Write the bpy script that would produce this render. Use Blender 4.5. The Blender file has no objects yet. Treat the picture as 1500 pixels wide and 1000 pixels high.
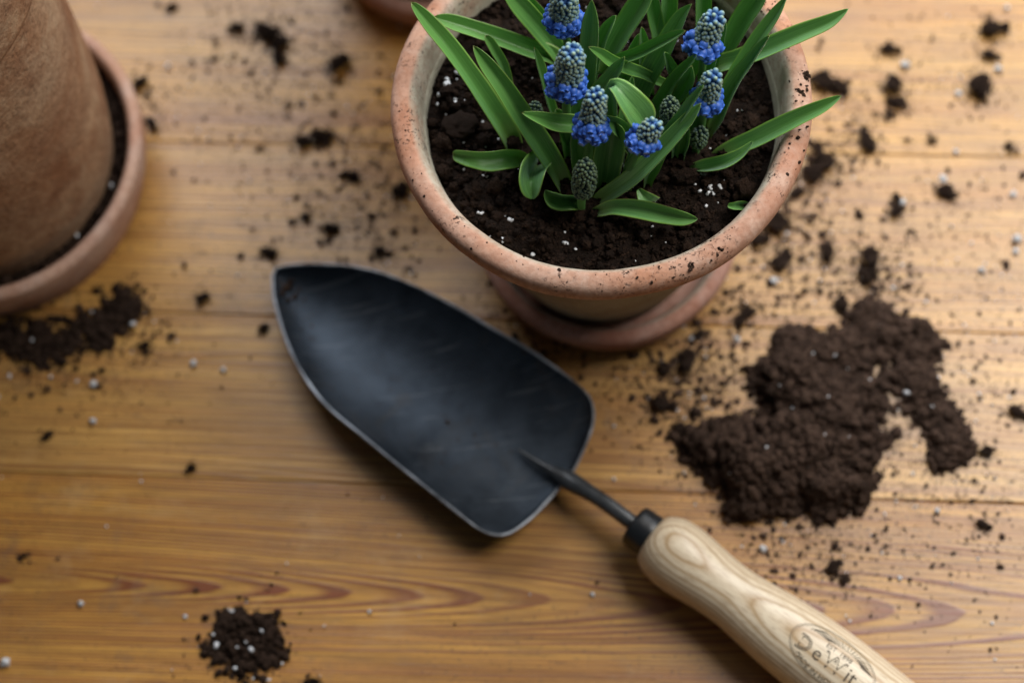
import bpy, bmesh, math, random
import numpy as np
from mathutils import Vector, Matrix, noise as mnoise
R = random.Random(7)
S = bpy.context.scene
COL = S.collection
rad = math.radians

# ------------------------------------------------------------------ camera
PITCH, CAMZ, ROLL, FPX = rad(68.5), 0.7138, rad(-8.7), 2500.0
_c, _s = math.cos(PITCH), math.sin(PITCH)
FW = Vector((0, _c, -_s)); _u0 = Vector((0, _s, _c)); _r0 = Vector((1, 0, 0))
RT = _r0 * math.cos(ROLL) + _u0 * math.sin(ROLL)
UP = _u0 * math.cos(ROLL) - _r0 * math.sin(ROLL)
CAM = Vector((0, 0, CAMZ))
cd = bpy.data.cameras.new('camera'); co = bpy.data.objects.new('camera', cd); COL.objects.link(co)
m = Matrix((RT, UP, -FW)).transposed().to_4x4(); m.translation = CAM
co.matrix_world = m
cd.sensor_width = 36; cd.lens = FPX / 1500 * 36; cd.clip_start = 0.01; cd.clip_end = 50
cd.dof.use_dof = True; cd.dof.focus_distance = 0.628; cd.dof.aperture_fstop = 4.3
S.camera = co

# ------------------------------------------------------------------ light
W = bpy.data.worlds.new('World'); S.world = W; W.use_nodes = True
bg = W.node_tree.nodes['Background']; bg.inputs[0].default_value = (0.75, 0.88, 1.0, 1); bg.inputs[1].default_value = 0.048
def area(name, loc, target, sx, sy, power, col):
    l = bpy.data.lights.new(name, 'AREA'); l.shape = 'RECTANGLE'; l.size = sx; l.size_y = sy
    l.energy = power; l.color = col
    o = bpy.data.objects.new(name, l); COL.objects.link(o)
    d = Vector(target) - Vector(loc)
    o.matrix_world = Matrix.Translation(loc) @ d.to_track_quat('-Z', 'Y').to_matrix().to_4x4()
    return o
area('right_window_light', (0.47, 0.38, 0.68), (0.07, 0.25, 0.0), 0.42, 0.40, 5.5, (1.0, 0.965, 0.91))
area('back_window_light', (0.14, 1.28, 0.92), (0.06, 0.36, 0.0), 1.55, 0.80, 24, (0.91, 0.95, 1.0))
S.view_settings.view_transform = 'Standard'; S.view_settings.look = 'None'
S.view_settings.gamma = 1; S.view_settings.exposure = 0; S.view_settings.use_curve_mapping = False
S.cycles.max_bounces = 6; S.cycles.sample_clamp_indirect = 4

# ------------------------------------------------------------------ helpers
def at(u, v, z=0.0):
    """point of the real scene at height z that the photograph shows at pixel (u, v)"""
    d = FW + RT * ((u - 750) / FPX) - UP * ((v - 500) / FPX)
    return CAM + d * ((z - CAM.z) / d.z)
def depth(p): return (p - CAM).dot(FW)
def mm(px, p): return px * depth(p) / FPX

def tag(o, label=None, cat=None, group=None, kind=None):
    if label: o['label'] = label
    if cat: o['category'] = cat
    if group: o['group'] = group
    if kind: o['kind'] = kind
    return o
def empty(name, loc=(0, 0, 0), label=None, cat=None, group=None):
    o = bpy.data.objects.new(name, None); COL.objects.link(o); o.location = loc
    o.empty_display_size = 0.01
    return tag(o, label, cat, group)
def link(name, me, parent=None, loc=None):
    o = bpy.data.objects.new(name, me); COL.objects.link(o)
    if parent: o.parent = parent
    if loc is not None: o.location = loc
    return o
def smooth(me):
    me.polygons.foreach_set('use_smooth', [True] * len(me.polygons)); me.update(); return me
def mesh(name, vs, fs, mat, sm=True, uvs=None):
    me = bpy.data.meshes.new(name); me.from_pydata([tuple(v) for v in vs], [], fs)
    if mat is not None:
        for mt in (mat if isinstance(mat, (list, tuple)) else [mat]): me.materials.append(mt)
    if uvs is not None:
        ul = me.uv_layers.new(name='uv')
        li = np.empty(len(me.loops), dtype=np.int32); me.loops.foreach_get('vertex_index', li)
        ul.data.foreach_set('uv', np.asarray(uvs, dtype=np.float32)[li].ravel())
    if sm: smooth(me)
    me.validate(); me.update()
    return me
def lathe(prof, n=96, wob=0.0, seed=0, zw=0.0):
    """closed profile of (radius, height) turned about z, slightly hand thrown"""
    vs, fs = [], []
    k = len(prof)
    for i in range(n):
        a = 2 * math.pi * i / n
        for (r, z) in prof:
            q = Vector((math.cos(a) * 1.6 + seed, math.sin(a) * 1.6, z * 12))
            rr = r * (1 + wob * mnoise.noise(q)) + wob * 0.012 * mnoise.noise(q * 6)
            vs.append((rr * math.cos(a), rr * math.sin(a), z + zw * mnoise.noise(q * 1.3 + Vector((9, 0, 0)))))
    for i in range(n):
        j = (i + 1) % n
        for t in range(k - 1):
            fs.append((i * k + t, j * k + t, j * k + t + 1, i * k + t + 1))
    return vs, fs
def rounded(pts, step=0.0012):
    """Catmull-Rom through profile points"""
    out = []
    n = len(pts)
    for i in range(n - 1):
        p0, p1, p2, p3 = pts[max(i - 1, 0)], pts[i], pts[i + 1], pts[min(i + 2, n - 1)]
        d = math.hypot(p2[0] - p1[0], p2[1] - p1[1]); k = max(1, min(10, int(d / step)))
        for j in range(k):
            t = j / k
            out.append(tuple(0.5 * (2 * p1[a] + (p2[a] - p0[a]) * t + (2 * p0[a] - 5 * p1[a] + 4 * p2[a] - p3[a]) * t * t + (3 * p1[a] - p0[a] - 3 * p2[a] + p3[a]) * t ** 3) for a in (0, 1)))
    out.append(pts[-1]); return out
def crom(pts, n):
    """n samples along a Catmull-Rom curve through tuples/vectors of any length"""
    P = [np.asarray(p, float) for p in pts]
    d = [0.0]
    for a, b in zip(P[:-1], P[1:]): d.append(d[-1] + max(1e-9, np.linalg.norm((b - a)[:2])))
    out = []
    for s in np.linspace(0, d[-1], n):
        i = min(len(P) - 2, max(0, int(np.searchsorted(d, s, side='right') - 1)))
        t = (s - d[i]) / (d[i + 1] - d[i])
        p0, p1, p2, p3 = P[max(i - 1, 0)], P[i], P[i + 1], P[min(i + 2, len(P) - 1)]
        out.append(0.5 * (2 * p1 + (p2 - p0) * t + (2 * p0 - 5 * p1 + 4 * p2 - p3) * t * t + (3 * p1 - p0 - 3 * p2 + p3) * t ** 3))
    return out

# ------------------------------------------------------------------ node helper
class N:
    def __init__(s, name):
        s.m = bpy.data.materials.new(name); s.m.use_nodes = True
        s.t = s.m.node_tree; s.b = s.t.nodes['Principled BSDF']; s.out = s.t.nodes['Material Output']
    def n(s, ty, **kw):
        x = s.t.nodes.new(ty)
        for k, v in kw.items(): setattr(x, k, v)
        return x
    def put(s, sock, v):
        if hasattr(v, 'is_linked') or isinstance(v, bpy.types.NodeSocket): s.t.links.new(v, sock)
        elif isinstance(v, (tuple, list)):
            sock.default_value = (*v, 1) if len(v) == 3 and sock.type == 'RGBA' else v
        else: sock.default_value = v
    def math(s, op, a, b=None, c=None):
        x = s.n('ShaderNodeMath', operation=op)
        for i, v in enumerate((a, b, c)):
            if v is not None: s.put(x.inputs[i], v)
        return x.outputs[0]
    def vmath(s, op, a, b=None):
        x = s.n('ShaderNodeVectorMath', operation=op); s.put(x.inputs[0], a)
        if b is not None: s.put(x.inputs[1], b)
        return x.outputs[0]
    def obj(s): return s.n('ShaderNodeTexCoord').outputs['Object']
    def uv(s): return s.n('ShaderNodeTexCoord').outputs['UV']
    def sep(s, v):
        x = s.n('ShaderNodeSeparateXYZ'); s.put(x.inputs[0], v); return x.outputs
    def comb(s, a, b, c):
        x = s.n('ShaderNodeCombineXYZ')
        for i, v in enumerate((a, b, c)): s.put(x.inputs[i], v)
        return x.outputs[0]
    def noise(s, v, scale, detail=4, rough=0.55, dist=0.0):
        x = s.n('ShaderNodeTexNoise'); s.put(x.inputs['Vector'], v)
        x.inputs['Scale'].default_value = scale; x.inputs['Detail'].default_value = detail
        x.inputs['Roughness'].default_value = rough; x.inputs['Distortion'].default_value = dist
        return x.outputs[0]
    def ramp(s, v, stops, interp='LINEAR'):
        x = s.n('ShaderNodeValToRGB'); x.color_ramp.interpolation = interp; s.put(x.inputs[0], v)
        e = x.color_ramp.elements
        while len(e) < len(stops): e.new(0.5)
        for el, (p, c) in zip(e, stops):
            el.position = p; el.color = (c, c, c, 1) if not isinstance(c, (tuple, list)) else (*c, 1)
        return x.outputs[0]
    def mix(s, f, a, b, blend='MIX'):
        x = s.n('ShaderNodeMix', data_type='RGBA', blend_type=blend)
        s.put(x.inputs[0], f); s.put(x.inputs[6], a); s.put(x.inputs[7], b); return x.outputs[2]
    def rnd(s): return s.n('ShaderNodeObjectInfo').outputs['Random']
    def bump(s, h, strength, dist=0.001, normal=None):
        x = s.n('ShaderNodeBump'); s.put(x.inputs['Height'], h)
        x.inputs['Strength'].default_value = strength; x.inputs['Distance'].default_value = dist
        if normal is not None: s.put(x.inputs['Normal'], normal)
        return x.outputs[0]
    def done(s, col, rough=0.5, normal=None, spec=0.5, **kw):
        s.put(s.b.inputs['Base Color'], col); s.put(s.b.inputs['Roughness'], rough)
        s.b.inputs['Specular IOR Level'].default_value = spec
        if normal is not None: s.put(s.b.inputs['Normal'], normal)
        for k, v in kw.items(): s.put(s.b.inputs[k.replace('_', ' ')], v)
        return s.m

# ------------------------------------------------------------------ materials
def pine(idx, y0, z0, slope, ring, contrast, tint, squeeze=1.0):
    """flat sawn pine: growth rings are cylinders round a pith that runs at a slant under the board"""
    q = N('pine_%d' % idx); o = q.obj()
    off = q.vmath('ADD', o, (idx * 3.17, idx * 1.31, idx * 0.77))
    n1 = q.math('SUBTRACT', q.noise(q.vmath('MULTIPLY', off, (2.6, 17, 17)), 1.0, 3), 0.5)
    n2 = q.math('SUBTRACT', q.noise(q.vmath('MULTIPLY', off, (11, 75, 75)), 1.0, 4, 0.6), 0.5)
    x, y, z = q.sep(o)
    yy = q.math('MULTIPLY', q.math('ADD', q.math('SUBTRACT', y, y0), q.math('MULTIPLY', n1, 0.022 if squeeze == 1.0 else 0.009)), squeeze)
    zz = q.math('ADD', q.math('MULTIPLY_ADD', x, slope, z0), q.math('MULTIPLY', n1, 0.012))
    r = q.math('SQRT', q.math('ADD', q.math('MULTIPLY', yy, yy), q.math('MULTIPLY', zz, zz)))
    r = q.math('ADD', r, q.math('MULTIPLY', n2, 0.0012))
    f = q.math('FRACT', q.math('DIVIDE', r, ring))
    ringid = q.math('FLOOR', q.math('DIVIDE', r, ring))
    wn = q.n('ShaderNodeTexWhiteNoise', noise_dimensions='1D'); q.put(wn.inputs['W'], ringid)
    late = q.ramp(f, [(0.0, 0.15), (0.08, 0.0), (0.38, 0.04), (0.70, 0.80), (0.93, 1.0), (1.0, 0.15)])
    late = q.math('MULTIPLY', late, q.math('MULTIPLY_ADD', wn.outputs[0], 0.85, 0.15))
    fib = q.noise(q.vmath('MULTIPLY', off, (10, 620, 300)), 1.0, 4, 0.65)
    fib2 = q.noise(q.vmath('MULTIPLY', off, (45, 2200, 900)), 1.0, 2, 0.6)
    streak = q.noise(q.vmath('MULTIPLY', off, (3.5, 120, 60)), 1.0, 4, 0.6)
    big = q.noise(q.vmath('MULTIPLY', off, (6, 24, 10)), 1.0, 4)
    bigc = q.ramp(big, [(0.30, 0.0), (0.70, 1.0)])
    early = q.mix(bigc, tuple(c * 0.74 for c in tint), tuple(min(1, c * 1.18) for c in tint))
    early = q.mix(q.ramp(streak, [(0.50, 0.0), (0.66, 0.55)]), early, (tint[0] * 0.62, tint[1] * 0.46, tint[2] * 0.42))
    early = q.mix(q.ramp(streak, [(0.32, 0.40), (0.46, 0.0)]), early, (tint[0] * 1.15, tint[1] * 1.25, tint[2] * 1.5))
    lcol = q.mix(bigc, (0.17, 0.032, 0.008), (0.26, 0.070, 0.016))
    col = q.mix(q.math('MULTIPLY', late, contrast), early, lcol)
    col = q.mix(q.ramp(fib, [(0.38, 0.50), (0.58, 0.0)]), col, (0.20, 0.085, 0.024))
    col = q.mix(q.ramp(fib2, [(0.36, 0.5), (0.46, 0.0)]), col, (0.11, 0.05, 0.018))
    lines = q.noise(q.vmath('MULTIPLY', off, (4, 330, 160)), 1.0, 3, 0.5)
    col = q.mix(q.ramp(lines, [(0.52, 0.0), (0.64, 0.50)]), col, (0.25, 0.095, 0.022))
    # worn, handled surface: dull stains, pale scuffs, ground-in soil dust, knife scratches
    stain = q.ramp(q.noise(q.vmath('MULTIPLY', off, (9, 13, 9)), 1.0, 6, 0.68), [(0.50, 0.0), (0.70, 0.42)])
    col = q.mix(stain, col, (0.23, 0.125, 0.045))
    dust = q.ramp(q.noise(q.vmath('MULTIPLY', off, (24, 34, 20)), 1.0, 7, 0.72), [(0.56, 0.0), (0.76, 0.36)])
    col = q.mix(dust, col, (0.56, 0.37, 0.17))
    soild = q.ramp(q.noise(off, 44, 7, 0.75, 0.6), [(0.54, 0.0), (0.70, 0.50)])
    soild = q.math('MULTIPLY', soild, q.ramp(q.noise(off, 7, 3), [(0.44, 0.0), (0.60, 1.0)]))
    col = q.mix(soild, col, (0.13, 0.075, 0.045))
    dirt = q.ramp(q.noise(off, 520, 3, 0.6), [(0.60, 0.0), (0.66, 0.6)])
    dirt = q.math('MULTIPLY', dirt, q.ramp(q.noise(off, 16, 3), [(0.44, 0.0), (0.60, 1.0)]))
    col = q.mix(dirt, col, (0.06, 0.035, 0.02))
    mp = q.n('ShaderNodeMapping'); q.put(mp.inputs[0], off); mp.inputs['Rotation'].default_value = (0, 0, rad(63)); mp.inputs['Scale'].default_value = (9, 700, 40)
    scr = q.ramp(q.noise(mp.outputs[0], 1.0, 2, 0.5), [(0.70, 0.0), (0.74, 0.35)])
    col = q.mix(scr, col, (0.22, 0.11, 0.04))
    # soil rubbed into the joints: darker only where the board edge is worn down
    h = q.math('ADD', q.math('MULTIPLY', late, 0.5), q.math('ADD', q.math('MULTIPLY', fib, 0.7), q.math('MULTIPLY', scr, -0.8)))
    h = q.math('ADD', h, q.math('MULTIPLY', q.noise(off, 30, 4), 0.9))
    nm = q.bump(h, 0.30, 0.0007)
    rough = q.math('ADD', q.math('MULTIPLY_ADD', fib, 0.16, 0.31), q.math('MULTIPLY', q.math('MAXIMUM', soild, dust), 0.25))
    return q.done(col, rough, nm, 0.78)

def terracotta(name, a, b, bloom, bloom_amt, specks=1.0, lump=0.25, inner=(0.40, 0.37, 0.29)):
    q = N(name); o = q.obj(); x, y, z = q.sep(o)
    big = q.noise(o, 26, 5, 0.6); col = q.mix(q.ramp(big, [(0.32, 0.0), (0.68, 1.0)]), a, b)
    bl = q.ramp(q.noise(o, 17, 6, 0.68, 0.6), [(0.50 - 0.2 * bloom_amt, 0.0), (0.74, 1.0)])
    col = q.mix(q.math('MULTIPLY', bl, bloom_amt), col, bloom)
    # lime bloom on the inside wall (normal points to the axis)
    g = q.n('ShaderNodeNewGeometry').outputs['Normal']
    vt = q.n('ShaderNodeVectorTransform', vector_type='NORMAL', convert_from='WORLD', convert_to='OBJECT'); q.put(vt.inputs[0], g)
    nx, ny, nz = q.sep(vt.outputs[0])
    rr = q.math('SQRT', q.math('ADD', q.math('MULTIPLY', x, x), q.math('MULTIPLY', y, y)))
    radial = q.math('DIVIDE', q.math('ADD', q.math('MULTIPLY', nx, x), q.math('MULTIPLY', ny, y)), q.math('MAXIMUM', rr, 0.001))
    ins = q.ramp(q.math('ADD', q.math('MULTIPLY', radial, -1), q.math('MULTIPLY', q.math('SUBTRACT', big, 0.5), 0.6)), [(0.30, 0.0), (0.75, 0.92)])
    col = q.mix(ins, col, inner)
    fine = q.noise(o, 420, 3, 0.6); col = q.mix(q.ramp(fine, [(0.35, 0.35), (0.6, 0.0)]), col, tuple(c * 0.6 for c in a))
    chalk = q.ramp(q.noise(q.vmath('ADD', o, (7, 2, 5)), 70, 7, 0.75, 0.5), [(0.50, 0.0), (0.66, 0.75)])
    col = q.mix(q.math('MULTIPLY', chalk, q.math('MULTIPLY', bloom_amt, q.ramp(q.noise(o, 15, 3), [(0.40, 0.25), (0.60, 1.0)]))), col, bloom)
    burn = q.ramp(q.noise(q.vmath('ADD', o, (1, 8, 3)), 30, 4, 0.6), [(0.52, 0.0), (0.68, 0.55)])
    col = q.mix(burn, col, tuple(c * k for c, k in zip(a, (0.80, 0.66, 0.58))))
    patch = q.ramp(q.noise(q.vmath('ADD', o, (4, 4, 1)), 40, 5, 0.7), [(0.46, 0.0), (0.60, 1.0)])
    s1 = q.ramp(q.noise(q.vmath('MULTIPLY', o, (1, 1, 1.6)), 400, 5, 0.7), [(0.585, 0.0), (0.605, 1.0)])
    s2 = q.ramp(q.noise(q.vmath('ADD', o, (3, 1, 2)), 150, 6, 0.75, 0.4), [(0.625, 0.0), (0.645, 1.0)])
    s3 = q.ramp(q.noise(q.vmath('ADD', o, (9, 3, 6)), 700, 3, 0.6), [(0.60, 0.0), (0.64, 0.7)])
    sp = q.math('MULTIPLY', q.math('MAXIMUM', q.math('MAXIMUM', s1, s3), s2), patch)
    sp = q.math('MULTIPLY', sp, specks)
    col = q.mix(sp, col, (0.035, 0.02, 0.013))
    h = q.math('ADD', q.math('MULTIPLY', fine, 0.5), q.math('MULTIPLY', q.noise(o, 90, 6, 0.7), 1.4))
    h = q.math('ADD', h, q.math('MULTIPLY', sp, 0.7))
    return q.done(col, 0.86, q.bump(h, lump, 0.0012), 0.25)

def soil_mat(name, a, b):
    q = N(name); o = q.obj()
    tone = q.n('ShaderNodeAttribute', attribute_name='tone').outputs['Fac']
    n1 = q.noise(o, 300, 6, 0.72); n2 = q.noise(o, 1300, 3, 0.6)
    f = q.math('ADD', q.ramp(n1, [(0.3, 0.0), (0.72, 0.65)]), q.math('MULTIPLY', tone, 0.85))
    col = q.mix(f, a, b)
    fib = q.ramp(q.noise(q.vmath('MULTIPLY', o, (1, 4, 2)), 420, 3), [(0.60, 0.0), (0.66, 0.6)])
    col = q.mix(fib, col, tuple(min(1, c * 2.2) for c in b))
    return q.done(col, 0.92, q.bump(q.math('ADD', n1, q.math('MULTIPLY', n2, 0.6)), 1.0, 0.002), 0.15)

def leaf_mat():
    q = N('leaf_green'); uv = q.uv(); u, v, _ = q.sep(uv)
    au = q.math('ABSOLUTE', q.math('MULTIPLY_ADD', u, 2.0, -1.0))
    o = q.obj()
    st = q.noise(q.comb(q.math('MULTIPLY', u, 34), q.math('MULTIPLY', v, 1.6), q.math('MULTIPLY', q.rnd(), 30)), 1.0, 3)
    big = q.noise(o, 45, 3)
    a = q.mix(big, (0.135, 0.350, 0.098), (0.235, 0.500, 0.145))
    a = q.mix(q.ramp(st, [(0.36, 0.85), (0.62, 0.0)]), a, (0.055, 0.185, 0.055))
    a = q.mix(q.ramp(v, [(0.45, 0.0), (1.0, 0.45)]), a, (0.16, 0.40, 0.055))
    a = q.mix(q.math('MULTIPLY', q.rnd(), 0.45), a, (0.150, 0.420, 0.050))
    mg = q.ramp(au, [(0.80, 0.0), (0.95, 0.85)])
    a = q.mix(mg, a, (0.30, 0.56, 0.090))
    bs = q.ramp(v, [(0.02, 0.9), (0.22, 0.0)])
    a = q.mix(q.math('MULTIPLY', bs, 0.6), a, (0.26, 0.30, 0.05))
    red = q.math('MULTIPLY', q.ramp(au, [(0.95, 0.0), (0.99, 0.6)]), q.ramp(q.noise(o, 60, 2), [(0.5, 0), (0.62, 1)]))
    a = q.mix(red, a, (0.20, 0.07, 0.03))
    tipb = q.math('MULTIPLY', q.ramp(v, [(0.955, 0.0), (0.995, 0.7)]), q.ramp(q.rnd(), [(0.35, 0.0), (0.5, 1.0)]))
    a = q.mix(tipb, a, (0.30, 0.22, 0.07))
    blot = q.ramp(q.noise(o, 130, 4, 0.7), [(0.62, 0.0), (0.70, 0.35)])
    a = q.mix(blot, a, (0.16, 0.28, 0.07))
    nm = q.bump(q.math('ADD', st, q.math('MULTIPLY', q.noise(o, 160, 3), 0.7)), 0.35, 0.0005)
    m_ = q.done(a, q.math('MULTIPLY_ADD', st, 0.22, 0.22), nm, 0.7)
    q.b.inputs['Sheen Weight'].default_value = 0.55; q.b.inputs['Sheen Roughness'].default_value = 0.4
    q.b.inputs['Sheen Tint'].default_value = (0.75, 0.95, 1.0, 1)
    tr = q.n('ShaderNodeBsdfTranslucent'); q.put(tr.inputs['Color'], q.mix(0.5, a, (0.16, 0.42, 0.02)))
    mx = q.n('ShaderNodeMixShader'); mx.inputs[0].default_value = 0.30
    q.t.links.new(q.b.outputs[0], mx.inputs[1]); q.t.links.new(tr.outputs[0], mx.inputs[2])
    q.t.links.new(mx.outputs[0], q.out.inputs['Surface'])
    return m_

def petal(name, stops, rough=0.42, spec=0.45):
    """colour runs from the stalk end to the mouth of a bell (local z of the bell)"""
    q = N(name); uv = q.uv(); u, v, _ = q.sep(uv)
    n = q.noise(q.obj(), 900, 2)
    f = q.math('ADD', v, q.math('MULTIPLY', q.math('SUBTRACT', n, 0.5), 0.25))
    col = q.ramp(f, stops)
    return q.done(col, rough, q.bump(n, 0.2, 0.0003), spec)

def simple(name, col, rough=0.5, spec=0.5, metallic=0.0, nscale=None, namt=0.3, bump=0.0):
    q = N(name)
    c = col; nm = None
    if nscale:
        n = q.noise(q.obj(), nscale, 5, 0.6)
        c = q.mix(q.ramp(n, [(0.3, 0.0), (0.7, 1.0)]), tuple(k * (1 - namt) for k in col), tuple(min(1, k * (1 + namt)) for k in col))
        if bump: nm = q.bump(n, bump, 0.001)
    return q.done(c, rough, nm, spec, Metallic=metallic)

M_TERRA = terracotta('terracotta', (0.42, 0.185, 0.100), (0.57, 0.310, 0.205), (0.62, 0.49, 0.41), 0.66, 1.0)
M_BODY = terracotta('limed_terracotta', (0.30, 0.25, 0.17), (0.38, 0.32, 0.23), (0.44, 0.40, 0.31), 0.6, 0.5)
M_SAUC = terracotta('saucer_terracotta', (0.33, 0.135, 0.085), (0.46, 0.24, 0.17), (0.58, 0.44, 0.39), 0.5, 0.25)
M_SAUC2 = terracotta('dusty_terracotta', (0.42, 0.20, 0.12), (0.54, 0.32, 0.21), (0.56, 0.43, 0.37), 0.7, 0.45, 0.3, (0.24, 0.13, 0.08))
M_BROWN = terracotta('weathered_terracotta', (0.19, 0.075, 0.034), (0.37, 0.195, 0.100), (0.50, 0.37, 0.24), 0.70, 0.25, 0.9)
M_SOIL = soil_mat('potting_soil', (0.015, 0.008, 0.005), (0.052, 0.030, 0.020))
M_MOIST_SHADE = soil_mat('moist_soil_shade', (0.006, 0.0034, 0.0022), (0.026, 0.014, 0.0085))  # moist pot soil, coloured darker still to stand for shade under the leaves
M_DRY = soil_mat('drier_soil', (0.020, 0.0115, 0.008), (0.092, 0.056, 0.040))
M_LEAF = leaf_mat()
M_STEM = simple('stem_green', (0.075, 0.19, 0.045), 0.45, 0.4, 0, 60, 0.3)
M_BELL = petal('blue_bell', [(0.0, (0.03, 0.10, 0.32)), (0.5, (0.035, 0.115, 0.50)), (0.84, (0.05, 0.16, 0.60)), (1.0, (0.40, 0.52, 0.80))])
M_BUD = petal('olive_bud', [(0.0, (0.04, 0.13, 0.38)), (0.40, (0.07, 0.17, 0.29)), (0.72, (0.18, 0.25, 0.19)), (1.0, (0.34, 0.39, 0.19))], 0.55)
M_TIP = petal('tip_bud', [(0.0, (0.04, 0.13, 0.40)), (0.45, (0.08, 0.20, 0.40)), (0.75, (0.20, 0.32, 0.30)), (1.0, (0.40, 0.50, 0.28))], 0.45)
M_GREENBUD = petal('young_bud', [(0.0, (0.02, 0.06, 0.09)), (0.6, (0.05, 0.085, 0.055)), (1.0, (0.12, 0.17, 0.06))], 0.6)
M_CORE = simple('spike_core', (0.04, 0.11, 0.30), 0.6, 0.3)
M_CORE2 = simple('young_core', (0.03, 0.06, 0.06), 0.6, 0.3)
M_PERL = simple('white_perlite', (0.72, 0.73, 0.75), 0.8, 0.3, 0, 900, 0.15, 0.6)
def steel():
    q = N('dark_steel'); o = q.obj()
    n = q.noise(o, 45, 6, 0.7, 0.4); n2 = q.noise(o, 900, 3)
    col = q.mix(q.ramp(n, [(0.3, 0.0), (0.7, 1.0)]), (0.031, 0.040, 0.052), (0.078, 0.097, 0.122))
    mp = q.n('ShaderNodeMapping'); q.put(mp.inputs[0], o); mp.inputs['Rotation'].default_value = (0, 0, rad(35)); mp.inputs['Scale'].default_value = (18, 420, 60)
    sc_ = q.ramp(q.noise(mp.outputs[0], 1.0, 3, 0.6), [(0.62, 0.0), (0.68, 0.45)])
    col = q.mix(sc_, col, (0.20, 0.215, 0.23))
    smear = q.ramp(q.noise(o, 38, 5, 0.65, 0.8), [(0.56, 0.0), (0.72, 0.5)])
    col = q.mix(smear, col, (0.055, 0.048, 0.042))
    d = q.ramp(q.noise(o, 240, 4, 0.65), [(0.62, 0.0), (0.67, 0.7)])
    d = q.math('MULTIPLY', d, q.ramp(q.noise(o, 22, 3), [(0.45, 0.0), (0.6, 1.0)]))
    col = q.mix(d, col, (0.045, 0.028, 0.020))
    rough = q.math('ADD', q.math('MULTIPLY_ADD', n, 0.22, 0.44), q.math('MULTIPLY', d, 0.3))
    met = q.math('SUBTRACT', 0.8, q.math('MULTIPLY', q.math('MAXIMUM', d, smear), 0.6))
    return q.done(col, rough, q.bump(q.math('ADD', q.math('MULTIPLY', n2, 0.4), n), 0.22, 0.0012), 0.5, Metallic=met)
M_STEEL = steel()
M_EDGE = simple('bare_steel_edge', (0.27, 0.29, 0.32), 0.5, 0.5, 0.5, 75, 0.85)
M_TANG = simple('forged_steel', (0.055, 0.060, 0.066), 0.34, 0.7, 0.25, 200, 0.35, 0.15)
M_FERR = simple('black_ferrule', (0.012, 0.014, 0.017), 0.36, 0.6, 0.1, 200, 0.3, 0.1)
def ash():
    q = N('ash_wood'); o = q.obj(); x, y, z = q.sep(o)
    n1 = q.math('SUBTRACT', q.noise(q.vmath('MULTIPLY', o, (14, 55, 55)), 1.0, 3), 0.5)
    n2 = q.math('SUBTRACT', q.noise(q.vmath('MULTIPLY', o, (50, 260, 260)), 1.0, 3), 0.5)
    yo = q.math('SUBTRACT', y, 0.003)
    r = q.math('ADD', q.math('MULTIPLY_ADD', q.math('MULTIPLY', yo, yo), -12.0, z), q.math('MULTIPLY_ADD', x, 0.012, q.math('MULTIPLY', n1, 0.0022)))
    r = q.math('ADD', r, q.math('MULTIPLY', n2, 0.0005))
    f = q.math('FRACT', q.math('DIVIDE', q.math('ADD', r, 0.0957), 0.0022))
    late = q.ramp(f, [(0.0, 0.9), (0.12, 0.35), (0.35, 0.05), (0.7, 0.15), (0.9, 0.55), (1.0, 0.9)])
    pores = q.noise(q.vmath('MULTIPLY', o, (120, 1900, 1900)), 1.0, 2)
    col = q.mix(late, (0.82, 0.70, 0.52), (0.42, 0.26, 0.12))
    col = q.mix(q.ramp(pores, [(0.34, 0.5), (0.5, 0.0)]), col, (0.34, 0.21, 0.10))
    return q.done(col, 0.36, q.bump(pores, 0.12, 0.0003), 0.5)
M_ASH = ash()
M_INK = simple('printed_ink', (0.095, 0.075, 0.052), 0.6, 0.3)

# ------------------------------------------------------------------ table
YAW = rad(-10.9)
table = empty('pine_table', (0.0, 0.25, 0.0), 'worn honey coloured pine table top of wide boards under the pots and trowel', 'table')
table.rotation_euler = (0, 0, YAW)
bpy.context.view_layer.update()
def tl(u, v):
    return (Matrix.Rotation(-YAW, 3, 'Z') @ (at(u, v, 0) - Vector((0, 0.25, 0))))
seams = [tl(750, 217).y, tl(300, 459).y, tl(300, 700).y, tl(420, 1032).y]
top_ = [seams[0] + 0.093 * k for k in (4.05, 3.02, 1.98, 1.02)]
bot_ = [seams[3] - 0.092 * k for k in (1.03, 2.0, 2.96)]
edges = top_ + seams + bot_
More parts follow.
